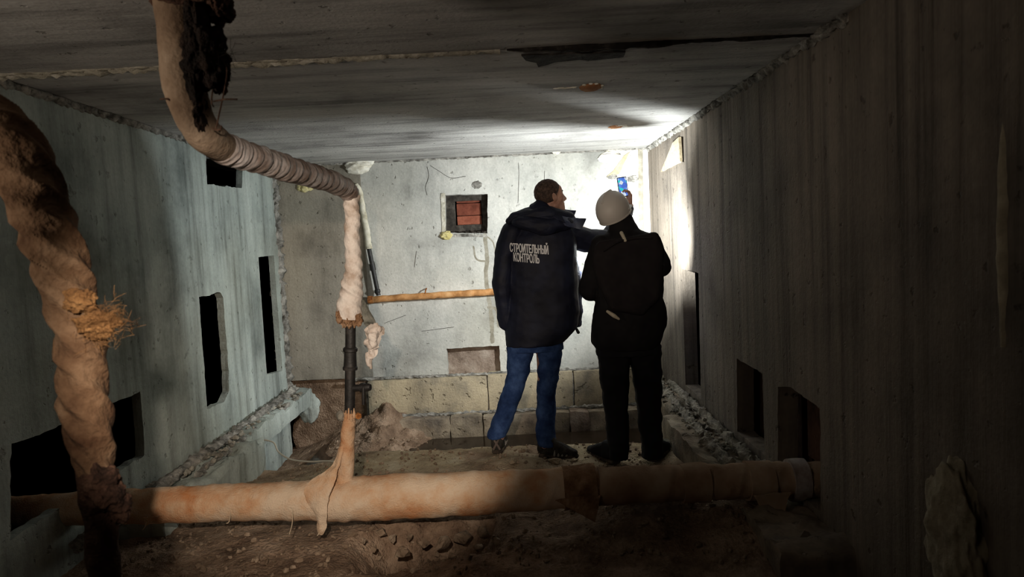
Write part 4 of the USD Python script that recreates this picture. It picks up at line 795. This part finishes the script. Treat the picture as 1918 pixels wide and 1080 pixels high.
b2 += limb([s2l, e2l, w2l], [0.05, 0.04, 0.028]) + limb([s2r, e2r, w2r], [0.05, 0.04, 0.028])
b2 += limb([hp2l, k2l, a2l], [0.08, 0.055, 0.038]) + limb([hp2r, k2r, a2r], [0.08, 0.055, 0.038])
b2 += limb([a2l, a2l + np.array([-0.02, 0.12, -0.05])], [0.034, 0.028]) + limb([a2r, a2r + np.array([0.05, 0.10, -0.05])], [0.034, 0.028])
fd = (TORCH_AIM - TORCH) / np.linalg.norm(TORCH_AIM - TORCH)
b2 += hand_parts(w2l, (0.6, 0.8, 0.0), (0, 0.2, 1), 1, 35)
b2 += hand_parts(w2r, TORCH - fd * 0.13 - w2r, np.array([0.7, -0.4, 0.5]), 1, 60)
obj('body', finish(b2, 0.008, 5), 'skin', man2, smooth=True)
def t2(px, py, hw, d, Y=Y2 + 0.02, tilt=(0, 0)): return ring(P(px, py, Y), hw / q2, d, 0, tilt)
j2 = loft([t2(1160, 402, 22, 0.066), t2(1165, 418, 24, 0.072), t2(1166, 432, 30, 0.085), t2(1171, 441, 50, 0.10), t2(1175, 458, 62, 0.125), t2(1177, 500, 66, 0.14), t2(1178, 560, 64, 0.15), t2(1180, 590, 69, 0.155), t2(1178, 612, 71, 0.16), t2(1172, 640, 66, 0.155), t2(1174, 650, 60, 0.15)])
j2 += limb([P(1127, 458, Y2), P(1112, 505, Y2 + 0.0), P(1104, 545, Y2 + 0.02), (e2l + w2l) / 2, w2l], [0.072, 0.070, 0.064, 0.056, 0.046])
j2 += limb([P(1220, 458, Y2), P(1232, 485, Y2 + 0.03), P(1238, 500, Y2 + 0.06), (e2r + w2r) / 2, w2r], [0.068, 0.066, 0.060, 0.054, 0.045])
obj('jacket', finish(j2, 0.013, 7, 0.0085, (7, 7, 10), 51, 0.001), 'jacket_black', man2, smooth=True)
tl2 = loft([t2(1176, 625, 60, 0.125), t2(1177, 662, 61, 0.13)])
def leg2(rows): return loft([ring(P(a, b, y), hw / q2, d, 0) for a, b, y, hw, d in rows])
tl2 += leg2([(1149, 645, Y2 + 0.02, 32, 0.11), (1150, 690, Y2 + 0.02, 29, 0.10), (1153, 750, Y2 + 0.03, 24, 0.085), (1157, 800, Y2 + 0.02, 21, 0.08), (1158, 840, Y2, 20, 0.08), (1157, 856, Y2, 19, 0.08)])
tl2 += leg2([(1207, 645, Y2 + 0.02, 31, 0.11), (1211, 690, Y2 + 0.02, 28, 0.10), (1215, 750, Y2 + 0.03, 24, 0.085), (1218, 795, Y2 + 0.03, 22, 0.08), (1221, 835, Y2 + 0.04, 20, 0.08), (1221, 854, Y2 + 0.04, 20, 0.08)])
obj('trousers', finish(tl2, 0.012, 5, 0.007, (11, 11, 17), 61), 'trousers_black', man2, smooth=True)
g2l, g2r = P(1155, 868, Y2 - 0.04), P(1222, 865, Y2 - 0.02)
g2l[2] = floor_z(g2l[0], g2l[1]) + 0.004; g2r[2] = floor_z(g2r[0] + 0.05, g2r[1]) + 0.004
shoe(man2, g2l + np.array([0, 0.02, 0]), (-0.45, 0.8, 0), mats=('trousers_black', 'sole')); shoe(man2, g2r + np.array([0, 0.02, 0]), (0.5, 0.8, 0), mats=('trousers_black', 'sole'))
# helmet: shell with rim and peak (local x right, y forward, z up)
shell = Manifold.sphere(1.0, 56).scale([0.100, 0.122, 0.118]) - Manifold.sphere(1.0, 40).scale([0.094, 0.116, 0.112])
shell = shell.trim_by_plane([0, 0.10, 1.0], -0.046)
ridge = [hull(sph((0, -0.07, 0.097), 0.010), sph((0, 0.0, 0.114), 0.011), sph((0, 0.06, 0.101), 0.010))]
hoff = h2c + h2R @ np.array([0, -0.012, 0.045])
hel = obj('helmet', finish(moved([shell], h2R, hoff) + moved(ridge, h2R, hoff), 0.009, 3), 'helmet', man2, smooth=40, label='matt white safety helmet')
rimr = ring((0, 0, -0.046), 0.0955, 0.1175, 0, (0, -0.10), 40, 2.0); rr = np.vstack([rimr, rimr[:2]])
rim = tube(rimr[np.r_[0:40, 0:1]], 0.0055, 12, 0.008)
rim.vertices = rim.vertices @ h2R.T + hoff
obj('helmet_rim', rim, 'helmet_trim', hel, smooth=True)
peak = hull(*[sph((x, y, z), 0.004) for x, y, z in ((-0.070, 0.080, -0.052), (0.070, 0.080, -0.052), (-0.052, 0.140, -0.064), (0.052, 0.140, -0.064), (0, 0.158, -0.066), (0, 0.10, -0.036))])
obj('helmet_peak', finish(moved([peak], h2R, hoff), 0.012, 2), 'helmet', hel, smooth=40)
# pack on his back
bag = thing('backpack', label="dark flat pack hanging on the helmeted man's back", cat='bag')
bk = [hull(*[sph(P(x, y, Y2 - 0.13), (0.035, d, 0.035)) for x, y, d in ((1126, 462, 0.03), (1225, 445, 0.03), (1232, 470, 0.03), (1120, 490, 0.03), (1225, 555, 0.05), (1150, 572, 0.05), (1128, 520, 0.04), (1200, 580, 0.05))])]
obj('pack_body', finish(bk, 0.014, 5, 0.005, (8, 8, 8), 71), 'bag_fabric', bag, smooth=True)
obj('strap_tab', finish(limb([P(1164, 436, Y2 - 0.155), P(1171, 450, Y2 - 0.19)], [0.011, 0.010]), 0.008, 2), 'strap_pale', bag, smooth=True, label='small pale strap tab at the top')
obj('strap_tab', finish(limb([P(1138, 583, Y2 - 0.20), P(1150, 591, Y2 - 0.21), P(1159, 597, Y2 - 0.205)], [0.009, 0.013, 0.007]), 0.008, 2), 'strap_pale', bag, smooth=True, label='bent pale strap tab at the bottom')
sp = [P(1130, 470, Y2 - 0.185), P(1160, 452, Y2 - 0.19), P(1195, 446, Y2 - 0.185), P(1222, 446, Y2 - 0.17)]
obj('top_seam', tube(sp, 0.006, 12, 0.01), 'bag_fabric', bag, smooth=True)
# torch in his right hand
tch = thing('torch', label='lit hand torch held out in front of the helmeted man', cat='torch')
obj('torch_body', lathe_at(TORCH - fd * 0.03, [(0, -0.14), (0.013, -0.14), (0.014, -0.03), (0.020, -0.012), (0.021, 0.010), (0.018, 0.012), (0.017, 0.004), (0, 0.004)], fd), 'metal_grey', tch, smooth=35)
obj('lens', lathe_at(TORCH - fd * 0.03, [(0, 0.0045), (0.0165, 0.0045), (0.0165, 0.007), (0, 0.007)], fd), 'lens', tch)

# ------------------------------------------------------------------ cable, stones, gravel
cab = [P(488, 822, 4.80), P(512, 828, 4.78), P(522, 846, 4.74), P(545, 860, 4.66), P(580, 864, 4.60), P(615, 863, 4.55), P(650, 868, 4.45)]
cab = [np.array([p[0], p[1], max(p[2], float(floor_z(p[0], p[1])) + 0.006)]) for p in cab]
obj('cable', tube(cab, 0.006, 10, 0.02), 'cable', smooth=True, label='pale loose cable trailing from the left ledge over the mound', cat='cable')
def on_floor(px, py, z0=0.0):
    p = PZ(px, py, z0)
    for _ in range(6): p = PZ(px, py, float(floor_z(p[0], p[1])))
    return p
spots = [(752, 1040, .05), (795, 1020, .035), (735, 1012, .03), (770, 1008, .03), (830, 1022, .05), (865, 1010, .06), (905, 1000, .045), (930, 1015, .03), (700, 1030, .025), (715, 1000, .035), (845, 1045, .03), (895, 1030, .035), (680, 1015, .022), (660, 1005, .03), (625, 1008, .02),
         (560, 1052, .02), (490, 1045, .026), (430, 1030, .018), (370, 1060, .024), (330, 1045, .02), (610, 1060, .022), (590, 1025, .018), (520, 1010, .018), (700, 1065, .024), (775, 1070, .022), (400, 1072, .018), (455, 1066, .016)]
ORD = 'first second third fourth fifth sixth seventh eighth ninth tenth eleventh twelfth thirteenth fourteenth fifteenth'.split()
pit_c, out_c = sorted(spots[:15]), sorted(spots[15:])
for k, (x, y, r) in enumerate(pit_c + out_c):
    p = on_floor(x, y); pit = k < 15
    obj('stone', rock(p + np.array([0, 0, r * 0.25]), r, 300 + k, 0.7), 'rubble', smooth=30, cat='stone', group='clods in the pit' if pit else 'small stones before the main pipe',
        label=f'brown clod of rubble in the dug pit, {ORD[k]} from the left' if pit else f'small brown stone on the earth before the main pipe, {ORD[k - 15]} from the left')
fs = on_floor(1000, 846)
obj('stone', rock(fs + np.array([0, 0, 0.02]), 0.085, 340, 0.35), 'rubble', smooth=30, label="flat brown stone under the bareheaded man's right shoe", cat='stone')
for k, (x, y, r, lab) in enumerate([(1256, 832, 0.06, 'pale boulder beside the right leg of the helmeted man, by the right ledge'), (1075, 862, 0.03, 'small dark clod between the two men near the main pipe'), (1040, 866, 0.05, 'flat dark clod on the mound right behind the main pipe'), (960, 868, 0.06, 'broad dark clod behind the main pipe below the left man')]):
    p = on_floor(x, y); obj('stone', rock(p + np.array([0, 0, r * 0.2]), r, 350 + k, 0.8 if k == 0 else 0.4), 'stone_grey' if k == 0 else 'soil', smooth=30, label=lab, cat='stone')
g = np.random.default_rng(11)
for n, (xa, xb, ya, yb), lab in ((800, (-1.9, 1.0, 2.75, 3.5), 'loose gravel on the earth in front of and under the main pipe'), (700, (-1.6, 0.95, 3.85, 4.7), 'loose gravel and crumbs on the trodden mound around the men'), (350, (-1.7, -0.6, 5.2, 5.95), 'crumbs on the dark earth heap in the far left corner')):
    peb = []
    for k in range(n):
        x, y = g.uniform(xa, xb), g.uniform(ya, yb); r = 0.004 + 0.013 * g.random() ** 2.5
        m = trimesh.creation.icosphere(0); m.vertices = m.vertices * g.uniform(0.5, 1.2, 3) * r; m.vertices = m.vertices + g.normal(size=(12, 3)) * r * 0.15
        m.apply_translation((x, y, float(floor_z(x, y)) + r * 0.3)); peb.append(m)
    obj('gravel', trimesh.util.concatenate(peb), 'rubble', label=lab, cat='gravel', kind='stuff')
lg = []
for k in range(260):
    a = g.random() < 0.5
    y = g.uniform(3.2, 6.0); x = g.uniform(-2.06, -1.88) if a else g.uniform(1.08, 1.28); r = g.uniform(0.008, 0.032)
    lg.append(rock((x, y, 0.14 + r * 0.2), r, 400 + k, 0.6) if r > 0.018 else blob((x, y, 0.14), r, 0.3, 2, 400 + k, 1))
obj('ledge_rubble', trimesh.util.concatenate(lg), 'stone_grey', label='broken mortar crumbs lying along both wall ledges', cat='rubble', kind='stuff')
